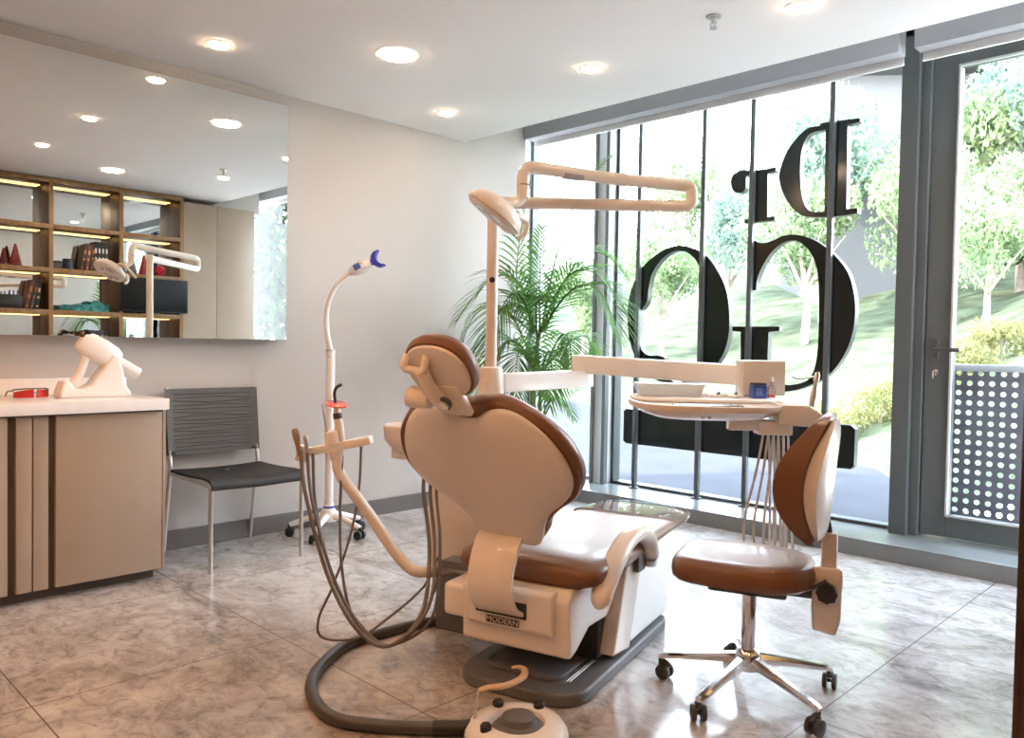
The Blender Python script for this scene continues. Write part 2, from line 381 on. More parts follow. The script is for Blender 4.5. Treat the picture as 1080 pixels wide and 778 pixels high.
b = B(); box(b, (-1.555, 5.145, 1.17), (-1.525, 5.16, 1.29), .004); cyl(b, (-1.54, 5.15, 1.225), (-1.54, 5.10, 1.225), .011); box(b, (-1.55, 5.09, 1.213), (-1.40, 5.11, 1.237), .006)
obj('door_handle', b, M_DARKPL, door)
b = B(); cyl(b, (-1.535, 5.16, 1.09), (-1.535, 5.14, 1.09), .017, n=16); cyl(b, (-1.535, 5.14, 1.09), (-1.535, 5.10, 1.09), .006, n=10); box(b, (-1.541, 5.09, 1.055), (-1.529, 5.115, 1.10), .003)
obj('lock', b, M_CHROME, door)
window('window_3', -.52, 1.5, .10, ZT, .05, 'window pane to the right of the balcony door')
b = B(); box(b, (-4.95, 5.10, ZT), (1.5, 5.35, 3.3)); struct('trim_4', b, M_FRAME, label='dark head profile above the window panes', cat='window trim')

# roller blind cassettes in the ceiling pocket
def cassette(x0, x1, label, y0=4.72):
    t = thing('roller_blind', label, 'roller blind', ((x0+x1)/2, y0, 2.89), group='roller blinds above the windows')
    h = (x1-x0)/2
    b = B(); prism(b, [(0, 0), (.11, 0), (.11, .2), (.02, .2), (0, .17)], -h, h, axes((0, 0, 0), (0, 1, 0), (0, 0, 1), (1, 0, 0)), .006); obj('cassette', b, M_SHADE, t)
    b = B(); box(b, (-h+.01, .115, -.03), (h-.01, .119, .17)); obj('blind_fabric', b, M_BLIND, t)
    b = B(); box(b, (-h+.01, .108, -.045), (h-.01, .126, -.028), .004); obj('bottom_rail', b, M_BLIND, t)
    b = B(); tube(b, [(-h, 0.05, .1), (-h-.012, .05, .1)], .03, 12, smooth=False); obj('end_cap', b, M_DARKPL, t)
    for x in (-h+.07, h-.07):
        b = B(); box(b, (x-.02, .03, .198), (x+.02, .09, .312)); obj('bracket', b, M_DARKPL, t)
cassette(XL+.014, -1.655, 'long grey roller blind cassette above the sign window')
cassette(-1.575, 1.2, 'grey roller blind cassette above the balcony door')

# ------------------------------------------------------------------ ceiling lights
def downlight(x, y, r, label, m, group):
    t = thing('ceiling_light', label, 'ceiling light', (x, y, ZC), group=group)
    b = B(); lathe(b, [(r*.86, -.012), (r*.86, -.004), (r*1.12, -.004), (r*1.15, 0), (r*1.15, .002), (r*.86, .002)], 32); obj('trim_ring', b, M_TRIMW, t)
    b = B(); lathe(b, [(0, -.0135), (r*.80, -.0135), (r*.86, -.0115), (r*.86, -.001), (0, -.001)], 32); obj('diffuser', b, m, t)
for x, y, lb in ((-4.07, 1.90, 'small round ceiling light nearest the mirror top'), (-2.87, 1.91, 'small round ceiling light in near row, seen mirrored'), (-1.74, 1.915, 'small round ceiling light nearest the shelves, seen mirrored'),
                 (-4.10, 3.49, 'small round ceiling light above the far corner'), (-2.85, 3.47, 'small round ceiling light above the lamp arm'), (-1.655, 3.47, 'small round ceiling light by the sprinkler')):
    downlight(x, y, .052, lb, M_LAMP, 'small recessed ceiling lights')
for x, y, lb in ((-3.485, 2.615, 'large round ceiling light near the mirror'), (-1.18, 2.64, 'large round ceiling light by the shelves, seen mirrored')):
    downlight(x, y, .105, lb, M_LAMP_BIG, 'large recessed ceiling lights')
for x, y, lb in ((-3.5, .35, 'added unseen fill light over the worktop'), (-1.2, .1, 'added unseen fill light over the entrance'), (-2.4, -.6, 'added unseen fill light by the back wall'), (.7, .3, 'added unseen fill light inside the entrance')):  # unseen fixtures added behind the viewer to give warm fill light
    downlight(x, y, .105, lb, M_LAMP_FILL, 'large recessed ceiling lights')
t = thing('sprinkler', 'small metal fire sprinkler on the ceiling', 'sprinkler', (-1.99, 3.31, ZC))
b = B(); lathe(b, [(0, 0), (.034, 0), (.034, -.006), (.012, -.012), (.010, -.03), (0, -.03)]); obj('base', b, M_STEEL, t)
b = B(); tube(b, [(-.012, 0, -.025), (-.014, 0, -.04), (0, 0, -.055)], .003, 6); tube(b, [(.012, 0, -.025), (.014, 0, -.04), (0, 0, -.055)], .003, 6); cyl(b, (0, 0, -.03), (0, 0, -.053), .003, n=8); obj('yoke', b, M_STEEL, t)
b = B(); lathe(b, [(0, -.055), (.018, -.055), (.018, -.058), (0, -.058)], 16); obj('deflector', b, M_STEEL, t)
# ------------------------------------------------------------------ wall mirror and base cabinet
t = thing('wall_mirror', 'large frameless mirror hung on the left wall above the worktop', 'mirror', (XL, .9, 1.212))
pbox('mirror_body', (0, -1.3, 0), (.094, 1.64, 1.443), M_MIRROR_SIDE, t, .002)
b = B(); box(b, (.0945, -1.299, .001), (.0995, 1.639, 1.442), .001, 1); obj('mirror_glass', b, M_MIRROR, t)

cab = thing('base_cabinet', 'taupe lacquered base cabinet with vertical grip grooves below the mirror', 'cabinet', (-4.3, 1.03, 0))
pbox('body', (-.26, -1.6, .06), (.245, .585, .853), M_TAUPE_DARK, cab, .002)
pbox('plinth', (-.25, -1.6, 0), (.20, .56, .06), M_TAUPE_DARK, cab)
pbox('side_panel', (-.26, .573, .055), (.28, .588, .855), M_TAUPE, cab, .002)
def cab_door(y0, y1, gy0, gy1):
    d = pbox('door', (.247, y0, .058), (.278, gy0, .845), M_TAUPE, cab, .0015)
    pbox('door_strip', (.247, gy1, .058), (.278, y1, .845), M_TAUPE, d, .0015)
    pbox('grip_groove', (.246, gy0, .058), (.252, gy1, .845), M_TAUPE_DARK, d)
cab_door(.003, .572, .0631, .094)      # strip first, then groove, then the wide panel
cab_door(-.59, -.003, -.098, -.065)
cab_door(-1.16, -.594, -.531, -.50)
t = thing('worktop', 'white stone worktop with low upstand on the taupe cabinet', 'worktop', (-4.3, 1.03, .855))
pbox('slab', (-.278, -1.6, 0), (.315, .592, .056), M_COUNTER, t, .004)
pbox('upstand', (-.278, -1.6, .056), (-.258, .592, .14), M_COUNTER, t, .003)

# red safety glasses lying on the worktop
t = thing('safety_glasses', 'red wraparound safety glasses lying on the white worktop', 'glasses', (-4.29, 1.10, .911), math.radians(8))
for s in (-1, 1):
    sec = []
    for i in range(9):
        y = s*(.006+.072*i/8); h = .040-.012*(i/8)**2; xx = .02-.045*(abs(y)/.08)**2.2
        sec.append([(xx, y, .004), (xx+.003, y, .004), (xx+.006, y, .004+h), (xx+.003, y, .004+h)])
    b = B(); loft(b, sec); obj('lens', b, M_REDGLASS, t)
    pb = B(); tube(pb, [(-.025, s*.078, .036), (-.07, s*.08, .034), (-.11, s*.074, .02), (-.13, s*.070, .006)], .0032, 8); obj('temple', pb, M_DARKPL, t)
b = B(); tube(b, [(-.025, -.079, .042), (.012, -.05, .047), (.023, 0, .048), (.012, .05, .047), (-.025, .079, .042)], .0035, 8); obj('brow_bar', b, M_DARKPL, t)
b = B(); tube(b, [(.018, -.012, .012), (.026, -.006, .028), (.026, .006, .028), (.018, .012, .012)], .003, 8); obj('nose_bridge', b, M_DARKPL, t)

# white handheld x-ray device in its cradle
t = thing('handheld_xray', 'white handheld dental x-ray gun resting in a cradle on the worktop', 'x-ray device', (-4.30, 1.37, .911))
b = B(); prism(b, [(-.165, 0), (.165, 0), (.165, .02), (.142, .05), (.112, .20), (.075, .215), (.04, .15), (-.02, .065), (-.06, .042), (-.10, .045), (-.125, .085), (-.148, .08), (-.165, .03)], -.055, .055, axes((0, 0, 0), (0, 1, 0), (0, 0, 1), (1, 0, 0)), .012, 3); obj('cradle', b, M_WHITE, t)
d = Vector((0, .83, -.50)).normalized(); n = Vector((0, .5, .83)).normalized(); c0 = Vector((0, .035, .225))
Mg = axes(c0, (1, 0, 0), n, d)
b = B(); sec = []
for z, w, h in ((-.118, .012, .018), (-.112, .040, .046), (-.07, .052, .060), (.0, .053, .063), (.06, .049, .058), (.088, .040, .046), (.094, .033, .036)):
    sec.append([Mg @ Vector((w*math.copysign(abs(math.cos(a))**.7, math.cos(a)), h*math.copysign(abs(math.sin(a))**.7, math.sin(a)), z)) for a in [2*PI*k/24 for k in range(24)]])
loft(b, sec); gun = obj('body', b, M_WHITE, t)
b = B(); cyl(b, Mg @ Vector((0, -.002, .085)), Mg @ Vector((0, -.002, .215)), .031, .029, 24, .003); obj('barrel', b, M_WHITE, t)
b = B(); cyl(b, Mg @ Vector((0, -.002, .078)), Mg @ Vector((0, -.002, .088)), .039, .038, 24, .002); obj('collar', b, M_STEEL, t)
b = B(); box(b, (-.030, .012, -.122), (.034, .060, -.090), .012, M=Mg); obj('screen', b, M_BLACKG, t)
b = B(); tube(b, [Mg @ Vector((0, -.03, -.055)), (0, -.065, .11), (0, -.115, .05)], .021, 14, flat=1.0); obj('grip', b, M_WHITE, t)
b = B(); box(b, (-.006, -.058, -.005), (.006, -.045, .02), .003, M=Mg); obj('trigger', b, M_RED, t)

# ------------------------------------------------------------------ black visitor chair
t = thing('visitor_chair', 'black mesh visitor chair with satin steel legs by the cabinet', 'chair', (-4.24, 2.09, 0))
W = .262
for s in (-1, 1):
    b = B(); tube(b, [(.275, s*W, 0), (.275, s*W, .435)], .0115, 12, smooth=False); obj('leg', b, M_STEEL, t)
    b = B(); tube(b, [(-.325, s*W, 0), (-.245, s*W, .44), (-.235, s*W, .50), (-.25, s*W, .58), (-.292, s*(W+.004), .93)], .0115, 12, 5); obj('leg', b, M_STEEL, t)
b = B(); tube(b, [(.275, -W, .435), (.275, W, .435)], .0115, 12, smooth=False)
for s in (-1, 1): tube(b, [(.275, s*W, .435), (.24, s*W, .45), (-.24, s*W, .455)], .010, 12, smooth=False)
tube(b, [(-.24, -W, .455), (-.24, W, .455)], .010, 12, smooth=False); obj('seat_frame', b, M_STEEL, t)
b = B(); sec = []
for x, z in ((-.215, .468), (-.1, .466), (.05, .468), (.18, .475), (.25, .474), (.284, .466), (.298, .450), (.301, .432)):
    nx = .0; sec.append([(x, -W-.006, z+.012), (x, -W*.5, z+.006), (x, 0, z+.004), (x, W*.5, z+.006), (x, W+.006, z+.012), (x-.006, W+.006, z-.002), (x-.006, 0, z-.008), (x-.006, -W-.006, z-.002)])
loft(b, sec); obj('seat', b, M_MESH, t)
b = B(); sec = []
for z in (.555, .60, .66, .72, .78, .84, .90, .925):
    x0 = -.25-.042*(z-.58)/.35
    sec.append([(x0+.014*(1 if abs(y) > .25 else .2), y, z) for y in (-W-.012, -.22, -.1, 0, .1, .22, W+.012)]+[(x0-.012*(1 if abs(y) > .25 else .2), y, z) for y in (W+.012, .22, .1, 0, -.1, -.22, -W-.012)])
loft(b, sec); back = obj('backrest', b, M_MESH_G, t)
b = B()
for i in range(16):
    z = .58+.021*i; x0 = -.25-.042*(z-.58)/.35+.005; dz = .006*math.sin(i*2.3)
    tube(b, [(x0, -.235, z-dz), (x0+.001, 0, z+dz), (x0, .235, z-dz)], .0022, 5, 5)
obj('weave_cord', b, M_DARKPL, back); bpy.data.objects['weave_cord']['kind'] = 'stuff'
b = B(); cyl(b, (-.09, 0, .470), (-.09, 0, .474), .012, n=14); obj('seat_button', b, M_STEEL, t)
for s in (-1, 1):
    b = B(); cyl(b, (-.225, s*W*.93, .565), (-.245, s*W*.93, .565), .011, n=12); obj('screw_cap', b, M_DARKPL, back)

# ------------------------------------------------------------------ whitening lamp on castors by the wall
t = thing('whitening_lamp', 'white whitening lamp on a castor base with blue mouthpiece', 'whitening lamp', (-4.285, 2.735, 0))
for k in range(5):
    a = math.radians(20+72*k); cx, cy = .235*math.cos(a), .235*math.sin(a)
    b = B(); tube(b, [(0, 0, .13), (.1*math.cos(a), .1*math.sin(a), .115), (cx, cy, .072)], lambda f: .024-.009*f, 10); leg = obj('base_leg', b, M_WHITE, t)
    b = B(); cyl(b, (cx-.012*math.sin(a), cy+.012*math.cos(a), .028), (cx-.03*math.sin(a), cy+.03*math.cos(a), .028), .028, n=18, bevel=.004); cyl(b, (cx+.012*math.sin(a), cy-.012*math.cos(a), .028), (cx+.03*math.sin(a), cy-.03*math.cos(a), .028), .028, n=18, bevel=.004)
    cyl(b, (cx, cy, .025), (cx, cy, .075), .012, n=10); cyl(b, (cx-.03*math.sin(a), cy+.03*math.cos(a), .028), (cx+.03*math.sin(a), cy-.03*math.cos(a), .028), .008, n=8); obj('castor', b, M_BLACK, leg)
b = B(); lathe(b, [(0, .09), (.05, .09), (.05, .15), (.032, .175), (.032, .2), (0, .2)]); obj('base_hub', b, M_WHITE, t)
pcyl('hub_ring', (0, 0, .17), (0, 0, .185), .034, M_BLUE, t)
pcyl('pole', (0, 0, .15), (0, 0, 1.155), .027, M_WHITE, t, n=24, bevel=.004)
b = B(); cyl(b, (0, 0, 1.15), (0, 0, 1.16), .029, n=24); cyl(b, (.015, -.02, 1.115), (.021, -.028, 1.115), .007, n=10); obj('clamp_ring', b, M_STEEL, t)
nk = [(0, 0, 1.15), (-.015, -.012, 1.24), (-.022, -.018, 1.33), (-.016, -.014, 1.43), (.012, .012, 1.53), (.05, .05, 1.60), (.082, .085, 1.64)]
ptube('gooseneck', nk, lambda f: .016-.002*f, M_WHITE, t, 14)
hd = Vector((.60, .60, .42)).normalized(); hx, hy, _ = frame_of(hd); Mh = axes((.082, .085, 1.64), hx, hy, hd)
b = B(); lathe(b, [(0, -.01), (.02, -.008), (.034, .02), (.041, .06), (.037, .10), (.027, .125), (.022, .14), (0, .14)], 24, Mh); head = obj('lamp_head', b, M_WHITE, t)
side = (Vector((.70, -.71, .1))); side = (side-hd*side.dot(hd)).normalized(); up2 = hd.cross(side)
if up2.z < 0: up2 = -up2
Mside = axes(Vector((.082, .085, 1.64))+hd*.055+side*.034, hd, up2, side)
b = B(); box(b, (-.022, -.012, -.004), (.022, .025, .008), .003, M=Mside); obj('display', b, M_BLUEBOX, head)
b = B(); lathe(b, [(0, 0), (.008, 0), (.008, .006), (0, .006)], 12, axes(Vector((.082, .085, 1.64))+hd*.09+side*.036+up2*.012, hd, up2, side)); obj('button', b, M_STEEL, head)
b = B(); p0 = Vector((.082, .085, 1.64))+hd*.135
sec = []
for i in range(13):
    a = -1.15+2.3*i/12
    c = p0+hd*(.028-.0)+up2*(.055*math.sin(a))+hd*(.06*(1-math.cos(a)))+side*.0
    th = .017
    sec.append([c+side*w+hd*q for w, q in ((-.026, -th), (.026, -th), (.03, th), (-.03, th))])
loft(b, sec); cyl(b, p0, p0+hd*.03, .02, n=16); obj('mouthpiece', b, M_BLUE, t)

# ------------------------------------------------------------------ dental chair (local x = right, y = towards the feet)
DC = (-1.90, 1.95, 0); DR = math.radians(15.5)
ch = thing('dental_chair', 'reclined brown leather dental chair with cream shell on a grey base', 'dental chair', DC, DR)
def rrect(x0, x1, y0, y1, r, n=6):
    out = []
    for cx, cy, a0 in ((x1-r, y0+r, -PI/2), (x1-r, y1-r, 0), (x0+r, y1-r, PI/2), (x0+r, y0+r, PI)):
        for k in range(n+1):
            a = a0+PI/2*k/n; out.append((cx+r*math.cos(a), cy+r*math.sin(a)))
    return out
b = B(); prism(b, rrect(-.235, .255, -.03, 1.0, .12, 8), .0, .045, None, .012, 3); base = obj('base_plate', b, M_GREYP, ch)
b = B(); prism(b, rrect(-.16, .15, .06, .95, .05, 5), .044, .060, None, .007, 2); obj('base_cover', b, M_GREYP, base)
b = B()
for x in (.165, .175): tube(b, [(x, .1, .0455), (x, .45, .0455)], .0015, 6, smooth=False)
obj('trim_line', b, M_STEEL, base)
# pedestal at the foot side
side_M = axes((0, 0, 0), (0, 1, 0), (0, 0, 1), (1, 0, 0))
b = B(); prism(b, [(.50, .055), (.97, .055), (.985, .08), (.96, .30), (.90, .345), (.62, .36), (.56, .33)], -.20, .235, side_M, .016, 3); obj('pedestal', b, M_WHITE, ch)
b = B(); prism(b, [(.315, .075), (.48, .055), (.60, .36), (.585, .385), (.455, .395), (.43, .37)], -.22, .25, side_M, .010, 3); obj('lift_arm_cover', b, M_CREAM, ch)
b = B(); prism(b, [(.29, .06), (.33, .06), (.44, .40), (.40, .40), (.36, .25), (.30, .20)], -.195, .195, side_M, .004, 2); obj('bellows', b, M_BLACK, ch)
# seat housing: shell that steps up towards the feet
b = B(); prism(b, [(0.0, .165), (.02, .155), (.06, .165), (.17, .22), (.33, .212), (.42, .26), (.55, .34), (.58, .385), (.02, .385), (-.005, .35)], -.205, .215, side_M, .014, 3); obj('seat_housing', b, M_CREAM, ch)
b = B(); prism(b, [(-.035, .245), (-.02, .232), (.02, .232), (.02, .382), (-.02, .382), (-.035, .37)], -.165, .165, side_M, .010, 3); hs = obj('rear_cover', b, M_CREAM, ch)
pbox('bracket_slot', (-.125, -.040, .282), (.072, -.033, .335), M_BLACK, hs)
# label plate with lettering
lp = pbox('label_plate', (-.085, -.0375, .250), (.045, -.034, .274), mat('dark_red_label', (.075, .03, .025), .4), hs)
fc = bpy.data.curves.new('txt', 'FONT'); fc.body = 'MODERN'; fc.size = .027; fc.extrude = .0006; fc.align_x = 'CENTER'; fc.align_y = 'CENTER'
fo = bpy.data.objects.new('txt', fc); COL.objects.link(fo); bpy.context.view_layer.update()
fm = bpy.data.meshes.new_from_object(fo.evaluated_get(bpy.context.evaluated_depsgraph_get())); bpy.data.objects.remove(fo)
fm.transform(Matrix.Scale(1.12, 4, (1, 0, 0)))
fm.transform(axes((-.02, -.0385, .262), (1, 0, 0), (0, 0, 1), (0, -1, 0))); fm.materials.clear(); fm.materials.append(M_CREAM)
fx = bpy.data.objects.new('label_lettering', fm); COL.objects.link(fx); fx.parent = hs
b = B(); box(b, (-.31, .03, .215), (-.19, .24, .335), .022, 3); obj('side_cover', b, M_CREAM, ch)
pbox('side_bracket', (-.42, .18, .335), (-.20, .27, .365), M_GREYP, ch, .006)
# seat and leg rest cushion
def sect(y, w, zt, th, dip=.012, e=4.0, n=36):
    out = []
    for k in range(n):
        a = 2*PI*k/n; cx, sx = math.cos(a), math.sin(a)
        x = w*math.copysign(abs(cx)**(2/e*1.15), cx); z = th/2*math.copysign(abs(sx)**(2/e*1.6), sx)
        if sx > 0: z -= dip*(1-(x/w)**2)*sx
        out.append((x+.01, y, zt-th/2+z))
    return out
b = B(); loft(b, [sect(.035, .17, .435, .03, 0), sect(.04, .225, .450, .06, 0), sect(.06, .262, .470, .095, .003), sect(.10, .283, .487, .118, .008), sect(.20, .287, .494, .12, .016), sect(.38, .280, .480, .105, .02), sect(.55, .27, .468, .09, .018), sect(.72, .258, .462, .08, .012),
             sect(.86, .25, .458, .07, .010), sect(1.0, .25, .455, .06, .008), sect(1.15, .245, .452, .055, .006), sect(1.27, .225, .449, .05, .004), sect(1.315, .19, .444, .04, .002), sect(1.33, .13, .438, .022, 0)]); obj('seat_cushion', b, M_LEATHER, ch)
b = B(); loft(b, [sect(.30, .20, .40, .05, 0), sect(.5, .21, .405, .05, 0), sect(.85, .20, .40, .04, 0), sect(1.15, .18, .40, .03, 0), sect(1.22, .15, .40, .02, 0)]); obj('seat_pan', b, M_WHITE, ch)
b = B(); loft(b, [sect(1.02, .256, .462, .066, .006), sect(1.15, .252, .459, .066, .004), sect(1.28, .232, .456, .06, .003), sect(1.33, .195, .451, .05, .001), sect(1.347, .13, .444, .028, 0)]); obj('foot_cover', b, glass_mat('foot_film', (.90, .89, .86), 1.6), ch)
# armrest
b = B(); tube(b, [(.285, .075, .325), (.287, .12, .385), (.288, .22, .465), (.288, .33, .508), (.288, .44, .512), (.286, .535, .475), (.284, .585, .41), (.284, .59, .375)], lambda f: .04*max(.05, 1-abs(2*f-1)**10)**.5, 18, 8, flat=.75); obj('armrest', b, M_CREAM, ch)
b = B(); box(b, (.20, .50, .34), (.275, .58, .46), .012); obj('armrest_pivot', b, M_GREYP, ch)
pcyl('armrest_cap', (.284, .59, .38), (.284, .592, .355), .03, M_STEEL, ch, n=20, bevel=.003)
# backrest: plane leaning back
p0 = Vector((.012, -.014, .546)); dv = Vector((0, -.5885, .8085)); nv = Vector((0, -.8085, -.5885))   # nv points to the rear
Mb = axes(p0, (1, 0, 0), dv, nv)
def sym(half, res=4):
    full = [(x, y) for x, y in half]+[(-x, y) for x, y in half[::-1] if x > 1e-6]
    return [(v.x, v.y) for v in catmull([(x, y, 0) for x, y in full], res, True)]
cush = sym([(0, -.012), (.09, -.008), (.135, .035), (.160, .09), (.216, .155), (.286, .215), (.324, .285), (.329, .36), (.303, .445), (.240, .525), (.180, .572), (.125, .596), (.055, .592), (0, .580)])
plate = sym([(0, -.012), (.085, -.010), (.118, .03), (.137, .08), (.177, .15), (.236, .205), (.283, .265), (.300, .33), (.287, .41), (.250, .49), (.195, .553), (.14, .578), (.08, .568), (.035, .540), (0, .535)])
b = B(); pillow(b, cush, [(.80, -.078), (.92, -.074), (.975, -.061), (1.0, -.042), (.995, -.022), (.97, -.010), (.85, -.006)], Mb @ Matrix.Translation((-.006, 0, 0))); obj('backrest_cushion', b, M_LEATHER, ch)
b = B(); pillow(b, plate, [(.96, -.012), (.998, -.004), (1.0, .004), (.985, .013), (.93, .022), (.75, .032), (.45, .037), (.15, .038)], Mb); obj('backrest_shell', b, M_CREAM, ch)
# bracket from shell into the housing slot
b = B(); sec = []
P = catmull([(-.006, .595), (-.075, .535), (-.115, .455), (-.118, .39), (-.09, .33), (-.045, .300), (-.01, .30)], 6)
for i, p in enumerate(P):
    d = (P[min(i+1, len(P)-1)]-P[max(i-1, 0)]).normalized(); q = Vector((-d.y, d.x, 0)); w = .088-.004*math.sin(PI*i/len(P))
    sec.append([(x-.022, p.x+q.x*h, p.y+q.y*h) for x, h in ((-w, -.006), (-w+.004, -.009), (w-.004, -.009), (w, -.006), (w, .006), (w-.004, .009), (-w+.004, .009), (-w, .006))])
loft(b, sec); obj('backrest_bracket', b, M_CREAM, ch)
# headrest
h0 = Vector((-.006, -.392, 1.032)); hdv = Vector((0, -.62, .785)).normalized(); hnv = Vector((0, -.785, -.62)).normalized()
Mhd = axes(h0+hdv*.116, (1, 0, 0), hdv, hnv)
ell = [(.117*math.copysign(abs(math.cos(a))**.9, math.cos(a)), .109*math.copysign(abs(math.sin(a))**.9, math.sin(a))) for a in [2*PI*k/48 for k in range(48)]]
b = B(); pillow(b, ell, [(.5, -.062), (.8, -.059), (.94, -.048), (1.0, -.030), (.995, -.018), (.95, -.002), (.85, .002)], Mhd); hr = obj('headrest_cushion', b, M_LEATHER, ch)
b = B(); pillow(b, ell, [(.88, -.004), (.895, .003), (.87, .009), (.6, .013), (.2, .014)], Mhd); obj('headrest_shell', b, M_CREAM, hr)
arm = B()
tube(arm, [Mhd @ Vector((.0, -.135, .004)), Mhd @ Vector((-.004, -.098, .03)), Mhd @ Vector((-.02, -.03, .042)), Mhd @ Vector((-.03, .03, .032))], .019, 14, flat=1.3)
ha = obj('headrest_arm', arm, M_CREAM, ch)
b = B(); prism(b, [(-.05, -.035), (.05, -.035), (.034, .075), (-.030, .075)], -.012, .012, Mb @ Matrix.Translation((.0, .612, .028)), .006); obj('headrest_bracket', b, M_CREAM, ch)
b = B(); cyl(b, Mhd @ Vector((.012, -.085, .045)), Mhd @ Vector((.012, -.085, .063)), .017, n=18, bevel=.003); obj('pivot_bolt', b, M_CHROME, ha)
b = B(); cyl(b, Mhd @ Vector((.012, -.085, .038)), Mhd @ Vector((.012, -.085, .05)), .023, n=18, bevel=.003); obj('pivot_washer', b, M_DARKPL, ha)
b = B(); cyl(b, Mhd @ Vector((-.105, -.062, .045)), Mhd @ Vector((-.03, -.072, .045)), .034, .028, n=22, bevel=.008); obj('adjustment_knob', b, M_CREAM, ha)
b = B(); tube(b, [Mhd @ Vector((-.085, .062, .004)), Mhd @ Vector((-.085, .05, .028)), Mhd @ Vector((-.078, .035, .034)), Mhd @ Vector((-.025, .03, .036)), Mhd @ Vector((-.014, .045, .028)), Mhd @ Vector((-.014, .062, .004))], .012, 12); obj('headrest_handle', b, M_CREAM, ha)

# ------------------------------------------------------------------ dental unit left of the chair (box, spittoon, post, assistant arm)
UL = Vector((-2.52, 2.32, 0))
un = thing('dental_unit', 'cream dental unit box with spittoon and lamp post left of the dental chair', 'dental unit', UL, DR)
R3 = Matrix.Rotation(DR, 4, 'Z'); UI = (Matrix.Translation(UL) @ R3).inverted()
def W(p): return UI @ Vector(p)                      # world point into the unit's frame
def CW(s, t_, z): return Vector(DC)+R3 @ Vector((s, t_, z))   # dental chair frame into the world
q = W(CW(-.62, .36, 0)); q2 = W(CW(-.36, .80, 0))
b = B(); box(b, (q.x, q.y, .255), (q2.x, q2.y, .74), .025, 3); body = obj('unit_body', b, M_CREAM, un)
b = B(); box(b, (q.x+.03, q.y+.03, .0), (q2.x-.02, q2.y-.05, .256), .012); obj('unit_foot', b, M_GREYP, un)
b = B(); box(b, (q.x+.02, q.y-.006, .685), (q.x+.12, q.y+.006, .712), .003); obj('hose_outlet', b, mat('amber_strip', (.55, .25, .05), .4), body)
cc = W(CW(-.705, .36, 0))
b = B(); lathe(b, [(0, .745), (.05, .742), (.085, .765), (.112, .80), (.118, .855), (.112, .862), (.104, .852), (.09, .815), (.04, .79), (0, .785)], 32, Matrix.Translation((cc.x, cc.y, 0))); sp = obj('spittoon_bowl', b, M_CREAM, un)
b = B(); box(b, (cc.x-.07, cc.y-.05, .715), (cc.x+.14, cc.y+.09, .76), .012); obj('spittoon_support', b, M_CREAM, un)
b = B(); tube(b, [(cc.x+.13, cc.y+.05, .73), (cc.x+.13, cc.y+.05, .93), (cc.x+.10, cc.y+.04, .97), (cc.x+.05, cc.y+.02, .95)], .008, 10); obj('water_spout', b, M_CHROME, un)
pp = W((-2.55, 2.45, 0))
pcyl('post', (pp.x, pp.y, .72), (pp.x, pp.y, 1.845), .0255, M_CREAM, un, n=28, bevel=.004)
b = B(); lathe(b, [(.0, .735), (.062, .735), (.062, .96), (.056, 1.08), (.050, 1.105), (.03, 1.108), (0, 1.108)], 28, Matrix.Translation((pp.x, pp.y, 0))); obj('post_sleeve', b, M_CREAM, un)
b = B(); d0 = W((-2.55+.0187, 2.45-.0187, 1.49)); d1 = W((-2.55+.0195, 2.45-.0195, 1.49)); cyl(b, W((-2.55+.016, 2.45-.016, 1.49)), W((-2.55+.0205, 2.45-.0205, 1.49)), .0125, n=16); obj('post_plug', b, M_BLACK, un)
pbox('chair_link', tuple(W(CW(-.40, .42, .26))), tuple(W(CW(-.215, .52, .32))), M_GREYP, un, .006)
# assistant's arm and holder
A = [(-2.38, 2.10, .315), (-2.40, 1.955, .318), (-2.44, 1.915, .339), (-2.485, 1.872, .41), (-2.537, 1.826, .509), (-2.60, 1.765, .625), (-2.629, 1.741, .673), (-2.645, 1.728, .715), (-2.648, 1.725, .78)]
ptube('assistant_arm', [W(p) for p in A], .0225, M_CREAM, un, 16)
hb0, hb1 = Vector((-2.745, 1.63, .772)), Vector((-2.555, 1.82, .828)); hdx = (hb1-hb0).normalized(); hz = Vector((0, 0, 1)); hy = hz.cross(hdx).normalized(); hz = hdx.cross(hy)
Mhb = UI @ axes((hb0+hb1)/2, hdx, hy, hz); L2 = (hb1-hb0).length/2
b = B(); prism(b, [(-L2, -.02), (-L2+.02, -.03), (-.02, -.022), (.05, -.024), (L2-.05, -.042), (L2, -.036), (L2+.004, 0), (L2, .036), (L2-.05, .042), (.05, .03), (-L2+.03, .028), (-L2, .02)], -.016, .016, Mhb, .007, 2); hol = obj('instrument_holder', b, M_WHITE, un)
b = B(); cyl(b, Mhb @ Vector((-L2-.012, 0, -.03)), Mhb @ Vector((-L2+.012, 0, .026)), .024, n=20, bevel=.006); obj('holder_end', b, M_CREAM, hol)
b = B(); cyl(b, Mhb @ Vector((-.01, 0, .012)), Mhb @ Vector((-.008, 0, .062)), .032, .030, n=22, bevel=.004); obj('holder_cup', b, M_WHITE, hol)
b = B(); cyl(b, Mhb @ Vector((-.01, 0, -.05)), Mhb @ Vector((-.01, 0, -.012)), .026, n=20, bevel=.004); obj('holder_joint', b, M_CREAM, hol)
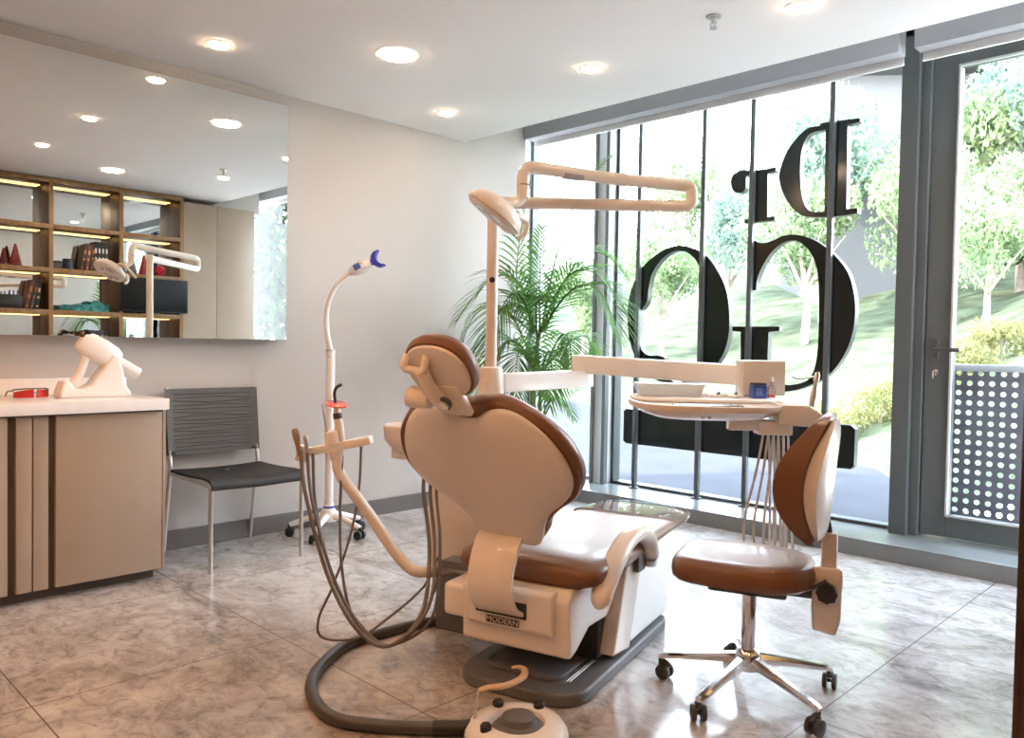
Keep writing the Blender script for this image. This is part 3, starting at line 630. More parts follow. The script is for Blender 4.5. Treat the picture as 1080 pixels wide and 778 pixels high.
# suction handpieces and hoses
hoses = [
 [(-2.706,1.6,.787),(-2.644,1.585,.634),(-2.533,1.613,.347),(-2.41,1.657,.167),(-2.322,1.741,.103),(-2.317,1.89,.196),(-2.40,1.99,.40),(-2.49,2.03,.60),(-2.505,2.045,.695)],
 [(-2.688,1.617,.777),(-2.623,1.604,.599),(-2.515,1.63,.33),(-2.401,1.692,.139),(-2.326,1.765,.1),(-2.30,1.907,.215),(-2.38,2.00,.40),(-2.46,2.04,.60),(-2.475,2.06,.69)],
 [(-2.673,1.633,.777),(-2.629,1.625,.559),(-2.521,1.65,.289),(-2.4,1.721,.119),(-2.33,1.789,.099),(-2.304,1.93,.172),(-2.37,2.02,.40),(-2.44,2.055,.60),(-2.45,2.07,.68)],
 [(-2.595,1.80,.80),(-2.585,1.783,.619),(-2.564,1.727,.446),(-2.561,1.652,.279),(-2.593,1.616,.164),(-2.581,1.626,.093),(-2.492,1.713,.092),(-2.458,1.819,.141),(-2.42,1.98,.25),(-2.43,2.06,.35)],
 [(-2.635,1.74,.765),(-2.60,1.71,.555),(-2.543,1.683,.351),(-2.46,1.678,.191),(-2.363,1.728,.099),(-2.314,1.84,.131),(-2.36,2.0,.28),(-2.43,2.07,.40)]]
for i, h in enumerate(hoses): ptube('suction_hose', [W(p) for p in h], (.0078, .0068, .0062, .005, .0058)[i], M_HOSE, un, 10)
def pen(p, d, prof, m, name, par):
    d = Vector(d).normalized(); x, y, _ = frame_of(d); bb = B(); lathe(bb, prof, 16, UI @ axes(p, x, y, d)); return obj(name, bb, m, par)
pen((-2.712, 1.60, .765), (-.10, -.10, .75), [(0, 0), (.008, 0), (.010, .05), (.014, .075), (.0145, .10), (.009, .108), (0, .109)], mat('worn_brown_grip', (.30, .19, .12), .4), 'suction_tip', un)
pen((-2.69, 1.622, .768), (-.07, -.07, .75), [(0, 0), (.007, 0), (.009, .05), (.010, .07), (.006, .078), (0, .078)], M_STEEL, 'suction_tip', un)
pen((-2.668, 1.705, .80), (-.14, -.12, .95), [(0, 0), (.014, 0), (.013, .03), (.006, .05), (.004, .14), (.003, .165), (0, .165)], M_STEEL, 'air_syringe', un)
cl_d = (-.12, -.08, .95)
cl = pen((-2.638, 1.735, .82), cl_d, [(0, 0), (.017, 0), (.018, .07), (.015, .11), (.012, .135), (0, .135)], M_CREAM, 'curing_light', un)
pen(Vector((-2.638, 1.735, .82))+Vector(cl_d).normalized()*.088, cl_d, [(0, 0), (.0185, 0), (.0175, .022), (0, .022)], M_DARKPL, 'control_band', cl)
pen(Vector((-2.638, 1.735, .82))+Vector(cl_d).normalized()*.142, Vector(cl_d)+Vector((.35, .05, 0)), [(0, 0), (.042, 0), (.045, .004), (.040, .007), (0, .007)], M_RED, 'orange_shield', cl)
tip0 = Vector((-2.638, 1.735, .82))+Vector(cl_d).normalized()*.13
b = B(); tube(b, [W(tip0), W(tip0+Vector((-.008, -.005, .05))), W(tip0+Vector((-.004, 0, .078))), W(tip0+Vector((.012, .014, .092)))], .0062, 10); obj('light_guide', b, M_BLACK, cl)

# ------------------------------------------------------------------ operating lamp on the post
ol = thing('operating_lamp', 'cream operating lamp with folded tubular arm on the post', 'operating lamp', (-2.55, 2.45, 1.845))
o0 = Vector((-2.55, 2.45, 1.845))
def T(p): return Vector(p)-o0
b = B(); tube(b, [T((-2.55, 2.45, 1.85)), T((-2.55, 2.45, 1.825)), T((-2.53, 2.47, 1.832)), T((-2.45, 2.56, 1.834)), T((-2.0, 3.04, 1.836))], .0265, 16, 5); cyl(b, (0, 0, -.03), (0, 0, .018), .03, n=24, bevel=.006); obj('lower_arm', b, M_CREAM, ol)
b = B(); tube(b, [T((-2.0, 3.04, 1.836)), T((-1.965, 3.077, 1.838)), T((-1.95, 3.092, 1.855)), T((-1.95, 3.092, 1.905)), T((-1.962, 3.078, 1.925)), T((-2.0, 3.03, 1.93))], .027, 16, 6); obj('elbow', b, M_CREAM, ol)
b = B(); tube(b, [T((-2.0, 3.03, 1.93)), T((-2.16, 2.74, 1.935)), T((-2.29, 2.45, 1.945)), T((-2.312, 2.41, 1.935)), T((-2.318, 2.395, 1.90)), T((-2.318, 2.395, 1.815))], .0265, 16, 6); ua = obj('upper_arm', b, M_CREAM, ol)
b = B(); cyl(b, T((-2.318, 2.395, 1.868)), T((-2.318, 2.395, 1.872)), .0272, n=24); obj('arm_seam', b, M_DARKPL, ua)
mid = T((-2.226, 2.60, 1.9395)); b = B(); dd = (T((-2.16, 2.74, 1.935))-T((-2.29, 2.45, 1.945))).normalized(); xx = dd.cross(Vector((0, 0, 1))).normalized(); box(b, (-.045, -.0275, -.012), (.045, -.008, .0285), .003, M=axes(mid, dd, Vector((0, 0, 1)), xx)); obj('arm_label', b, mat('grey_label', (.32, .32, .36), .4), ua)
b = B(); tube(b, [T((-2.318, 2.395, 1.82)), T((-2.325, 2.37, 1.795)), T((-2.335, 2.33, 1.785)), T((-2.34, 2.29, 1.775))], .021, 14); obj('head_joint', b, M_CREAM, ol)
b = B(); cyl(b, T((-2.355, 2.335, 1.80)), T((-2.365, 2.32, 1.80)), .012, n=14); cyl(b, T((-2.358, 2.33, 1.78)), T((-2.37, 2.315, 1.78)), .008, n=12); obj('joint_screw', b, M_STEEL, ol)
# head: flat oval reflector housing tipped towards the patient
hc = Vector((-2.315, 2.235, 1.735)); ln = Vector((.10, .60, -.36)).normalized(); nn = Vector((-.35, -.45, -.82)); nn = (nn-ln*nn.dot(ln)).normalized(); wd = ln.cross(nn)
Mo = axes(T(hc), ln, wd, nn)
ov = [(.132*math.cos(a), .088*math.sin(a)) for a in [2*PI*k/44 for k in range(44)]]
b = B(); pillow(b, ov, [(.15, -.062), (.45, -.058), (.75, -.044), (.93, -.022), (1.0, 0), (1.0, .012), (.95, .016)], Mo); hd_ = obj('lamp_head', b, M_CREAM, ol)
b = B(); pillow(b, ov, [(.93, .014), (.93, .020), (.90, .022)], Mo); obj('lamp_face', b, M_WHITE, hd_)
for a, c in ((-.07, 0), (0, .04), (0, -.04), (.07, 0), (-.035, .038), (.04, -.04)):
    b = B(); lathe(b, [(0, .020), (.019, .020), (.021, .0235), (.016, .024), (0, .021)], 18, Mo @ Matrix.Translation((a, c, 0))); obj('reflector', b, M_CHROME, hd_)
b = B(); tube(b, [Mo @ Vector((.01, .06, -.05)), Mo @ Vector((.03, .115, -.04)), Mo @ Vector((.08, .135, -.01)), Mo @ Vector((.15, .12, .0))], .0105, 10); obj('head_handle', b, M_CREAM, ol)
b = B(); tube(b, [Mo @ Vector((.07, -.02, -.045)), Mo @ Vector((.135, -.0, -.055)), Mo @ Vector((.16, .0, -.02)), Mo @ Vector((.15, 0, .02))], .012, 10); obj('head_yoke', b, M_CREAM, ol)

# ------------------------------------------------------------------ instrument table on its arm
it = thing('instrument_table', 'round-edged dentist instrument table on a white double arm', 'instrument table', (-1.74, 2.91, .98))
i0 = Vector((-1.74, 2.91, .98))
def T2(p): return Vector(p)-i0
def bar(bm, p, q_, w, h, bev=.008):
    p, q_ = T2(p), T2(q_); d = q_-p; L = d.length; d.normalize(); y = Vector((0, 0, 1)).cross(d).normalized(); z = d.cross(y); box(bm, (0, -w/2, -h/2), (L, w/2, h/2), bev, M=axes(p, d, y, z))
b = B(); bar(b, (-2.552, 2.513, 1.036), (-2.57, 3.16, 1.045), .07, .085); obj('lower_arm', b, M_WHITE, it)
b = B(); cyl(b, T2((-2.568, 3.12, 1.08)), T2((-2.568, 3.12, 1.115)), .028, n=20); cyl(b, T2((-2.568, 3.12, 1.05)), T2((-2.568, 3.12, 1.08)), .033, n=20, bevel=.004); obj('arm_joint', b, M_CREAM, it)
b = B(); bar(b, (-2.62, 3.11, 1.118), (-1.66, 3.235, 1.088), .07, .09); obj('upper_arm', b, M_WHITE, it)
dxv = Vector((.712, .702, 0)); dyv = Vector((-.702, .712, 0)); zv = Vector((0, 0, 1))
Mi = axes((0, 0, 0), dxv, dyv, zv)                # long side of the table faces the entrance
pc = Mi.inverted() @ T2((-1.66, 3.21, 1.09))
b = B(); box(b, (pc.x-.09, pc.y-.06, -.03+.06), (pc.x+.092, pc.y+.06, .178), .008, M=Mi); obj('arm_housing', b, M_CREAM, it)
b = B(); cyl(b, Mi @ Vector((pc.x, pc.y-.02, -.03)), Mi @ Vector((pc.x, pc.y-.02, .045)), .04, n=20); obj('table_post', b, M_CREAM, it)
tilt = Matrix.Rotation(math.radians(2.5), 4, 'X')
Mt = Mi @ tilt
def sup(a, bb, e=2.6, n=56, y0=0): 
    return [(a*math.copysign(abs(math.cos(k))**(2/e), math.cos(k)), bb*math.copysign(abs(math.sin(k))**(2/e), math.sin(k))+y0) for k in [2*PI*i/n for i in range(n)]]
b = B(); pillow(b, sup(.315, .235), [(.93, -.012), (1.0, -.012), (1.005, -.002), (1.0, .010), (.975, .012), (.96, .008), (.8, .006)], Mt); tt = obj('table_rim', b, M_CREAM, it)
b = B(); pillow(b, sup(.29, .21), [(.55, -.055), (.75, -.052), (.93, -.035), (1.0, -.011)], Mt); obj('table_underside', b, M_WHITE, it)
b = B(); pillow(b, sup(.30, .13, 3.2, 56, .07), [(.98, .008), (1.0, .010), (1.0, .017), (.985, .020)], Mt); obj('table_mat', b, M_WHITEPAPER, it)
b = B(); box(b, (-.17, -.20, .005), (.10, -.135, .013), .003, M=Mt); pn = obj('control_panel', b, M_GREYSCREEN, it)
b = B(); box(b, (-.15, -.185, .012), (-.05, -.155, .0145), .001, M=Mt); obj('panel_display', b, M_DARKPL, pn)
for k in range(4):
    b = B(); cyl(b, Mt @ Vector((-.02+.03*k, -.17, .012)), Mt @ Vector((-.02+.03*k, -.17, .016)), .009, n=14); obj('panel_button', b, M_WHITE, pn)
b = B(); cyl(b, Mt @ Vector((-.07, -.235, -.03)), Mt @ Vector((-.07, -.243, -.03)), .006, n=10); cyl(b, Mt @ Vector((-.045, -.235, -.03)), Mt @ Vector((-.045, -.243, -.03)), .006, n=10); obj('table_screw', b, M_STEEL, it)
# instrument holder at the right end
hq = Mi.inverted() @ T2((-1.505, 3.05, 0))
b = B(); box(b, (hq.x-.085, hq.y-.07, -.115), (hq.x+.05, hq.y+.02, -.06), .008, M=Mi); box(b, (hq.x-.20, hq.y-.05, -.10), (hq.x-.03, hq.y+.0, -.055), .008, M=Mi); obj('holder_arm', b, M_WHITE, it)
b = B(); prism(b, [(-.02, -.055), (.16, -.065), (.17, -.02), (.10, .022), (-.02, .025)], -.06, .07, axes(Mi @ Vector((hq.x, hq.y-.03, -.015)), dxv, zv, -dyv), .010); obj('instrument_holder', b, M_CREAM, it)
hp = Mi @ Vector((hq.x+.135, hq.y-.03, 0))
b = B(); x, y, z = frame_of((.10, .08, .9)); lathe(b, [(0, 0), (.012, 0), (.013, .05), (.009, .07), (.008, .10), (.012, .105), (.011, .13), (.006, .14), (0, .14)], 16, axes(hp, x, y, z)); hpo = obj('handpiece', b, M_STEEL, it)
b = B(); tube(b, [hp+Vector((.014, .011, .125)), hp+Vector((-.01, -.01, .115)), hp+Vector((-.04, -.04, .11)), hp+Vector((-.06, -.06, .118))], .003, 6); obj('syringe_tip', b, M_STEEL, hpo)
for i, dx in enumerate((0, .018, .036, .054, .072)):
    b = B(); o1 = Vector((hq.x-.055+dx*1.1, hq.y-.03, -.11)); sw = (-.075+.02*i)
    tube(b, [Mi @ p for p in (o1, o1+Vector((sw*.4, -.01, -.16)), o1+Vector((sw, -.02, -.36)), o1+Vector((sw*.9+.01, -.01, -.50)), o1+Vector((sw*.5+.04, .0, -.53)), o1+Vector((sw*.2+.055, .02, -.46)), o1+Vector((.04, .03, -.2)), o1+Vector((.03, .03, .0)))], .0052, 8); obj('handpiece_hose', b, M_HOSE_W, it)
# things on the table
def on(p): return i0+(Mt @ (Vector(p)-Vector((0, 0, .0065))))
t = thing('instrument_tray', 'clear plastic instrument box on the left of the dentist table', 'plastic box', on((-.14, .085, .0275)), math.radians(44.6))
b = B(); sec = [[(a*x, c*y, z) for x, y in ((-1, -1), (1, -1), (1, 1), (-1, 1))] for a, c, z in ((.125, .05, 0), (.14, .06, .045), (.143, .063, .047), (.137, .058, .045), (.122, .047, .003))]
loft(b, sec); obj('tray', b, M_FROST, t); 
b = B(); box(b, (-.146, -.066, .047), (.146, .066, .053), .003); obj('lid', b, M_FROST, t)
t = thing('adhesive_pot', 'small royal blue square pot on the dentist table', 'pot', on((.225, .04, .027)), math.radians(48))
b = B(); box(b, (-.029, -.029, 0), (.029, .029, .055), .005); obj('pot_body', b, M_BLUEBOX, t); b = B(); box(b, (-.027, -.027, .0555), (.027, .027, .064), .004); obj('lid', b, M_DARKPL, t)
b = B()
for k in range(4): box(b, (-.018, -.0298, .015+.008*k), (.012-.004*(k % 2), -.0285, .0175+.008*k))
obj('label_lines', b, mat('pale_blue_print', (.35, .45, .75), .5), t)
t = thing('dropper_bottle', 'small clear bottle with a red band beside the blue pot', 'bottle', on((.285, .05, .027)))
b = B(); lathe(b, [(0, 0), (.016, 0), (.016, .04), (.012, .048), (.006, .052), (.006, .07), (0, .07)], 18); obj('bottle_body', b, M_CLEAR, t)
b = B(); lathe(b, [(0, .004), (.0168, .004), (.0168, .012), (0, .012)], 18); obj('red_band', b, M_RED, t); b = B(); lathe(b, [(0, .07), (.0075, .07), (.006, .088), (0, .09)], 14); obj('cap', b, M_WHITE, t)
for k, (x, y, lb) in enumerate(((-.01, .07, 'white instrument wrapper next to the clear box on the table'), (.07, .06, 'white instrument wrapper in the middle of the table mat'), (.14, .05, 'white instrument wrapper close to the blue pot'))):
    t = thing('instrument_wrapper', lb, 'wrapper', on((x, y, .0275)), math.radians(44+20*k), 'white wrappers on the dentist table')
    b = B(); sec = [[(xx, -.02, .0), (xx, .02, 0), (xx, .016, h), (xx, -.016, h)] for xx, h in ((-.035, .004), (-.02, .012), (0, .009), (.02, .014), (.035, .004))]; loft(b, sec); obj('paper_pouch', b, M_WHITEPAPER, t)
    b = B(); cyl(b, (-.01, 0, .01), (.0, .004, .017), .006, n=10); obj('dark_mark', b, M_DARKPL, t)

# ------------------------------------------------------------------ dentist stool
st = thing('dentist_stool', 'brown leather saddle stool with backrest on a chrome castor base', 'stool', (-1.335, 2.55, 0))
for k in range(5):
    a = math.radians(54+72*k); c, s = math.cos(a), math.sin(a)
    b = B(); sec = []
    for r, z, w, h in ((.02, .125, .028, .03), (.06, .122, .022, .026), (.15, .108, .018, .020), (.25, .090, .015, .016), (.305, .080, .014, .014), (.318, .076, .012, .010)):
        sec.append([(r*c-w*q*s, r*s+w*q*c, z+h*e) for q, e in ((-1, -.5), (1, -.5), (1, .2), (.5, .7), (-.5, .7), (-1, .2))])
    loft(b, sec); leg = obj('base_leg', b, M_CHROME, st)
    cx, cy = .31*c, .31*s; dx, dy = math.cos(a+.9+k), math.sin(a+.9+k); cx2, cy2 = cx+.018*dx, cy+.018*dy
    b = B()
    for q in (-1, 1): cyl(b, (cx2-q*.008*dy, cy2+q*.008*dx, .0275), (cx2-q*.024*dy, cy2+q*.024*dx, .0275), .0275, n=20, bevel=.004)
    cyl(b, (cx2-.024*dy, cy2+.024*dx, .0275), (cx2+.024*dy, cy2-.024*dx, .0275), .007, n=8); obj('castor', b, M_DARKPL, leg)
    b = B(); cyl(b, (cx, cy, .045), (cx, cy, .078), .008, n=12); tube(b, [(cx, cy, .05), (cx2, cy2, .06), (cx2+.02*dx, cy2+.02*dy, .045)], .011, 8); obj('castor_fork', b, M_DARKPL, leg)
b = B(); lathe(b, [(0, .095), (.045, .095), (.048, .125), (.040, .155), (.030, .165), (0, .165)], 28); obj('base_hub', b, M_CHROME, st)
pcyl('gas_column', (0, 0, .16), (0, 0, .355), .0255, M_CHROME, st, n=24, bevel=.002); pcyl('column_piston', (0, 0, .35), (0, 0, .40), .016, M_DARKPL, st, n=18)
fa = Vector((-.94, -.337, 0)).normalized(); fl = Vector((-fa.y, fa.x, 0))
Ms = axes((0, 0, 0), fa, fl, (0, 0, 1))
out = [(v.x, v.y) for v in catmull([(.235, 0, 0), (.232, .10, 0), (.20, .17, 0), (.10, .200, 0), (-.05, .205, 0), (-.17, .175, 0), (-.225, .10, 0), (-.235, 0, 0), (-.225, -.10, 0), (-.17, -.175, 0), (-.05, -.205, 0), (.10, -.200, 0), (.20, -.17, 0), (.232, -.10, 0)], 4, True)]
b = B(); pillow(b, out, [(.80, .412), (.93, .414), (.985, .426), (1.0, .446), (.99, .466), (.95, .484), (.86, .494), (.6, .493), (.3, .488), (.1, .486)], Ms @ Matrix.Translation((.02, 0, 0))); obj('seat', b, M_LEATHER, st)
b = B(); box(b, (-.13, -.09, .372), (.13, .09, .414), .012, M=Ms); obj('seat_plate', b, M_DARKPL, st)
b = B(); box(b, (-.26, -.022, .372), (-.08, .022, .395), .005, M=Ms); obj('back_bar', b, M_DARKPL, st)
b = B(); prism(b, [(-.045, -.155), (.03, -.165), (.042, -.12), (.046, .02), (.044, .06), (-.046, .06), (-.05, -.08)], -.028, .028, Ms @ axes((-.252, 0, .425), (-1, 0, 0), (0, 0, 1), (0, 1, 0)), .012, 3); bk = obj('back_mount', b, M_CREAM, st)
b = B(); box(b, (-.279, -.022, .44), (-.229, .022, .60), .010, M=Ms); obj('back_stem_cover', b, M_CREAM, st)
pts = [Ms @ Vector(p) for p in ((-.252, 0, .59), (-.246, 0, .63), (-.228, 0, .69))]; b = B(); tube(b, pts, .011, 12); obj('back_stem', b, M_DARKPL, st)
b = B(); kc = Ms @ Vector((-.252, .028, .405)); kd = fl
kk = []
for i in range(24): kk.append(((.033+.0025*math.cos(8*2*PI*i/24*1.0))*math.cos(2*PI*i/24), (.033+.0025*math.cos(8*2*PI*i/24))*math.sin(2*PI*i/24)))
prism(b, kk, 0, .028, axes(kc, fa, (0, 0, 1), kd), .003); obj('adjust_knob', b, M_BLACK, bk)
b = B(); tube(b, [Ms @ Vector(p) for p in ((-.16, .03, .39), (-.21, .05, .42), (-.25, .055, .45))], .006, 8); obj('height_lever', b, M_DARKPL, st)
# backrest: curved crescent cushion with cream shell
def back_sec(off0, off1, wscale, z0, z1, n=14, m=12):
    sec = []
    for i in range(n+1):
        f = i/n; z = z0+(z1-z0)*f
        lean = -.262-.035*f+.052*math.sin(PI*f)*(-1)+.0   # bows away from the sitter in the middle
        lean = -.205-.035*f
        w = wscale*max(.12, math.sin(PI*(.09+.84*f))**.42)*(1.0-.10*f)
        prof = off0*1.0
        ring = []
        fr = (.055*math.sin(PI*f*.98)); 
        for k in range(m+1):
            y = -w+2*w*k/m; cv = .055*(y/.2)**2
            ring.append((lean+off0*(math.sin(PI*(.03+.94*f))**.6)-.02*(1-math.sin(PI*f))+cv+fr*.35, y, z))
        for k in range(m, -1, -1):
            y = -w+2*w*k/m; cv = .055*(y/.2)**2
            ring.append((lean+off1*(math.sin(PI*(.03+.94*f))**.6)-.02*(1-math.sin(PI*f))+cv+fr*.35, y*.985, z))
        sec.append([Ms @ Vector(p) for p in ring])
    return sec
b = B(); loft(b, back_sec(.062, -.026, .205, .575, .992)); obj('backrest_cushion', b, M_LEATHER, st, None, ang=60)
b = B(); loft(b, back_sec(-.022, -.062, .188, .588, .975)); obj('backrest_shell', b, M_CREAM, st, None, ang=60)

# ------------------------------------------------------------------ foot control with bail handle, and its hose
t = thing('foot_control', 'white round foot control with black knobs on the floor', 'foot pedal', (-1.665, 1.735, 0))
b = B(); lathe(b, [(.0, .004), (.155, .004), (.160, .012), (.157, .03), (.142, .052), (.115, .062), (.088, .060), (.080, .045), (.080, .02), (0, .02)], 48); obj('housing', b, M_WHITE, t)
b = B(); lathe(b, [(0, .018), (.078, .018), (.082, .05), (.07, .062), (.055, .068), (.05, .085), (.035, .092), (0, .093)], 32, Matrix.Translation((.02, -.012, 0))); obj('pedal_disc', b, M_GREYP, t)
b = B(); lathe(b, [(0, 0), (.150, 0), (.150, .006), (0, .006)], 40); obj('rubber_foot', b, M_BLACK, t)
for a in (166, 96, -100):
    q_ = Vector((math.cos(math.radians(a)), math.sin(math.radians(a)), 0))*.113; b = B(); lathe(b, [(0, .055), (.017, .055), (.018, .072), (.013, .079), (0, .080)], 20, Matrix.Translation(q_)); obj('knob', b, M_BLACK, t)
f0 = Vector((-1.665, 1.735, 0))
b = B(); tube(b, [Vector(p)-f0 for p in ((-1.79, 1.69, .125), (-1.775, 1.72, .13), (-1.749, 1.77, .13), (-1.753, 1.846, .13), (-1.79, 1.90, .13), (-1.822, 1.905, .13), (-1.835, 1.885, .13))], lambda f: .006+.007*math.sin(PI*min(1, .15+f*.85)), 12, flat=.7); obj('bail_handle', b, mat('beige_handle', (.62, .45, .28), .4), t)
b = B(); tube(b, [Vector(p)-f0 for p in ((-1.755, 1.64, .035), (-1.775, 1.665, .075), (-1.79, 1.69, .126))], .0042, 8); obj('bail_wire', b, M_STEEL, t)
fh = [(-2.45,2.36,.022),(-2.56,2.27,.022),(-2.611,2.105,.022),(-2.628,1.922,.022),(-2.615,1.754,.022),(-2.506,1.572,.022),(-2.387,1.461,.022),(-2.247,1.397,.022),(-2.112,1.385,.022),(-1.985,1.456,.022),(-1.90,1.53,.022),(-1.835,1.59,.022)]
b = B(); tube(b, fh, .021, 14, 8); hs2 = obj('floor_hose', b, M_HOSE_D, None, None); tag(hs2, 'thick dark corrugated hose looping over the floor to the foot control', 'hose')
b = B(); tube(b, [(-1.86, 1.567, .022), (-1.80, 1.625, .024), (-1.775, 1.65, .03)], .0235, 14); obj('hose_cuff', b, M_BLACK, hs2)
# ------------------------------------------------------------------ sign letters hung on posts in front of the glass (seen from behind)
sg = thing('hanging_sign', 'big gloss black sign letters on thin posts before the window, seen reversed', 'sign', (-2.9, 5.14, .10))
s0 = Vector((-2.9, 5.14, .10))
def smooth_loop(pts, res=5, ang=48):
    P = [Vector((p[0], p[1], 0)) for p in pts]; n = len(P); out = []
    def turn(i):
        a = P[i]-P[i-1]; c = P[(i+1) % n]-P[i]; return math.degrees(a.angle(c)) if a.length > 1e-6 and c.length > 1e-6 else 0
    ts = [turn(i) for i in range(n)]
    for i in range(n):
        p1, p2 = P[i], P[(i+1) % n]; s1, s2 = ts[i] < ang, ts[(i+1) % n] < ang
        if not (s1 or s2): out.append(p1); continue
        p0_ = P[i-1] if s1 else p1*2-p2; p3 = P[(i+2) % n] if s2 else p2*2-p1
        for k in range(res):
            t = k/res; out.append(.5*((2*p1)+(p2-p0_)*t+(2*p0_-5*p1+4*p2-p3)*t*t+(3*p1-p0_-3*p2+p3)*t**3))
    return out
def letter(loops, y0, y1, name, parent, label=None, sm=True):
    t = bmesh.new(); edges = []
    for lp_ in loops:
        pts = smooth_loop(lp_) if sm else [Vector((p[0], p[1], 0)) for p in lp_]; vsx = [t.verts.new((p.x-s0.x, y0-s0.y, p.y-s0.z)) for p in pts]
        for k in range(len(vsx)): edges.append(t.edges.new((vsx[k], vsx[(k+1) % len(vsx)])))
    bmesh.ops.triangle_fill(t, edges=edges, use_beauty=True, use_dissolve=False, normal=(0, -1, 0))
    fs = list(t.faces)
    r = bmesh.ops.extrude_face_region(t, geom=fs)
    bmesh.ops.translate(t, verts=[v for v in r['geom'] if isinstance(v, bmesh.types.BMVert)], vec=(0, y1-y0, 0))
    bmesh.ops.recalc_face_normals(t, faces=t.faces)
    for f in t.faces: f.material_index = 0 if abs(f.normal.y) > .5 else 1
    return obj(name, t, [M_BLACKG, M_LETTER_SIDE], parent, label, ang=30)
D_OUT=[(-2.032,2.688),(-2.031,2.663),(-2.109,2.655),(-2.101,2.119),(-2.031,2.118),(-2.03,2.085),(-2.146,2.079),(-2.236,2.082),(-2.339,2.093),(-2.422,2.124),(-2.509,2.225),(-2.562,2.358),(-2.552,2.461),(-2.495,2.578),(-2.391,2.674),(-2.29,2.687),(-2.29,2.701)]
D_IN=[(-2.252,2.65),(-2.344,2.646),(-2.389,2.606),(-2.415,2.509),(-2.414,2.339),(-2.395,2.223),(-2.364,2.152),(-2.317,2.124),(-2.246,2.117)]
R_OUT=[(-2.592,2.455),(-2.591,2.432),(-2.65,2.426),(-2.644,2.121),(-2.589,2.124),(-2.589,2.095),(-2.814,2.095),(-2.815,2.123),(-2.772,2.122),(-2.781,2.423),(-2.799,2.437),(-2.815,2.427),(-2.813,2.355),(-2.827,2.321),(-2.867,2.314),(-2.91,2.338),(-2.929,2.395),(-2.913,2.447),(-2.871,2.471),(-2.825,2.472),(-2.782,2.458),(-2.753,2.459)]
G_OUT=[(-2.746,1.983),(-2.724,1.963),(-2.671,1.946),(-2.606,1.956),(-2.528,1.983),(-2.434,1.984),(-2.328,1.949),(-2.237,1.891),(-2.148,1.807),(-2.075,1.704),(-2.036,1.576),(-2.026,1.464),(-2.036,1.338),(-2.074,1.211),(-2.142,1.096),(-2.226,1.021),(-2.329,.97),(-2.45,.93),(-2.593,.923),(-2.725,.962),(-2.814,1.012),(-2.823,1.331),(-2.889,1.339),(-2.889,1.37),(-2.533,1.368),(-2.533,1.338),(-2.612,1.331),(-2.61,1.081),(-2.563,1.007),(-2.467,.972),(-2.36,.994),(-2.308,1.032),(-2.274,1.121),(-2.261,1.295),(-2.265,1.584),(-2.284,1.743),(-2.325,1.847),(-2.387,1.917),(-2.449,1.947),(-2.526,1.935),(-2.604,1.881),(-2.666,1.794),(-2.705,1.705),(-2.714,1.622),(-2.744,1.623)]
O_OUT=[(-3.709,1.802),(-3.784,1.661),(-3.812,1.503),(-3.802,1.329),(-3.763,1.198),(-3.68,1.071),(-3.524,.962),(-3.341,.926),(-3.154,.978),(-2.991,1.117),(-2.922,1.276),(-2.917,1.486),(-2.955,1.657),(-3.04,1.806),(-3.126,1.898),(-3.211,1.944),(-3.338,1.981),(-3.468,1.963),(-3.583,1.908),(-3.667,1.849)]
O_IN=[(-3.667,1.517),(-3.628,1.57),(-3.614,1.683),(-3.58,1.795),(-3.499,1.888),(-3.402,1.937),(-3.305,1.933),(-3.225,1.884),(-3.169,1.8),(-3.149,1.625),(-3.149,1.356),(-3.173,1.113),(-3.232,.988),(-3.342,.953),(-3.441,.994),(-3.493,1.069),(-3.452,1.091),(-3.453,1.13),(-3.495,1.149),(-3.596,1.151),(-3.649,1.172),(-3.685,1.243),(-3.692,1.501)]
for lp_ in ([D_OUT, D_IN], [R_OUT], [G_OUT], [O_OUT, O_IN]): letter(lp_, 5.16, 5.215, 'sign_letter', sg)
bo = [(-3.80, .445), (-2.03, .45), (-2.005, .475), (-2.004, .71), (-2.03, .733), (-3.80, .72), (-3.828, .70), (-3.828, .465)]
letter([bo], 5.16, 5.215, 'sign_bar', sg, sm=False)
for x in (-3.70, -3.135, -2.752, -2.195):
    b = B(); box(b, (x-.017-s0.x, 5.125-s0.y, 0), (x+.017-s0.x, 5.158-s0.y, 2.985), .002); box(b, (x-.03-s0.x, 5.115-s0.y, 0), (x+.03-s0.x, 5.165-s0.y, .012), .002); obj('sign_post', b, M_FRAME, sg)

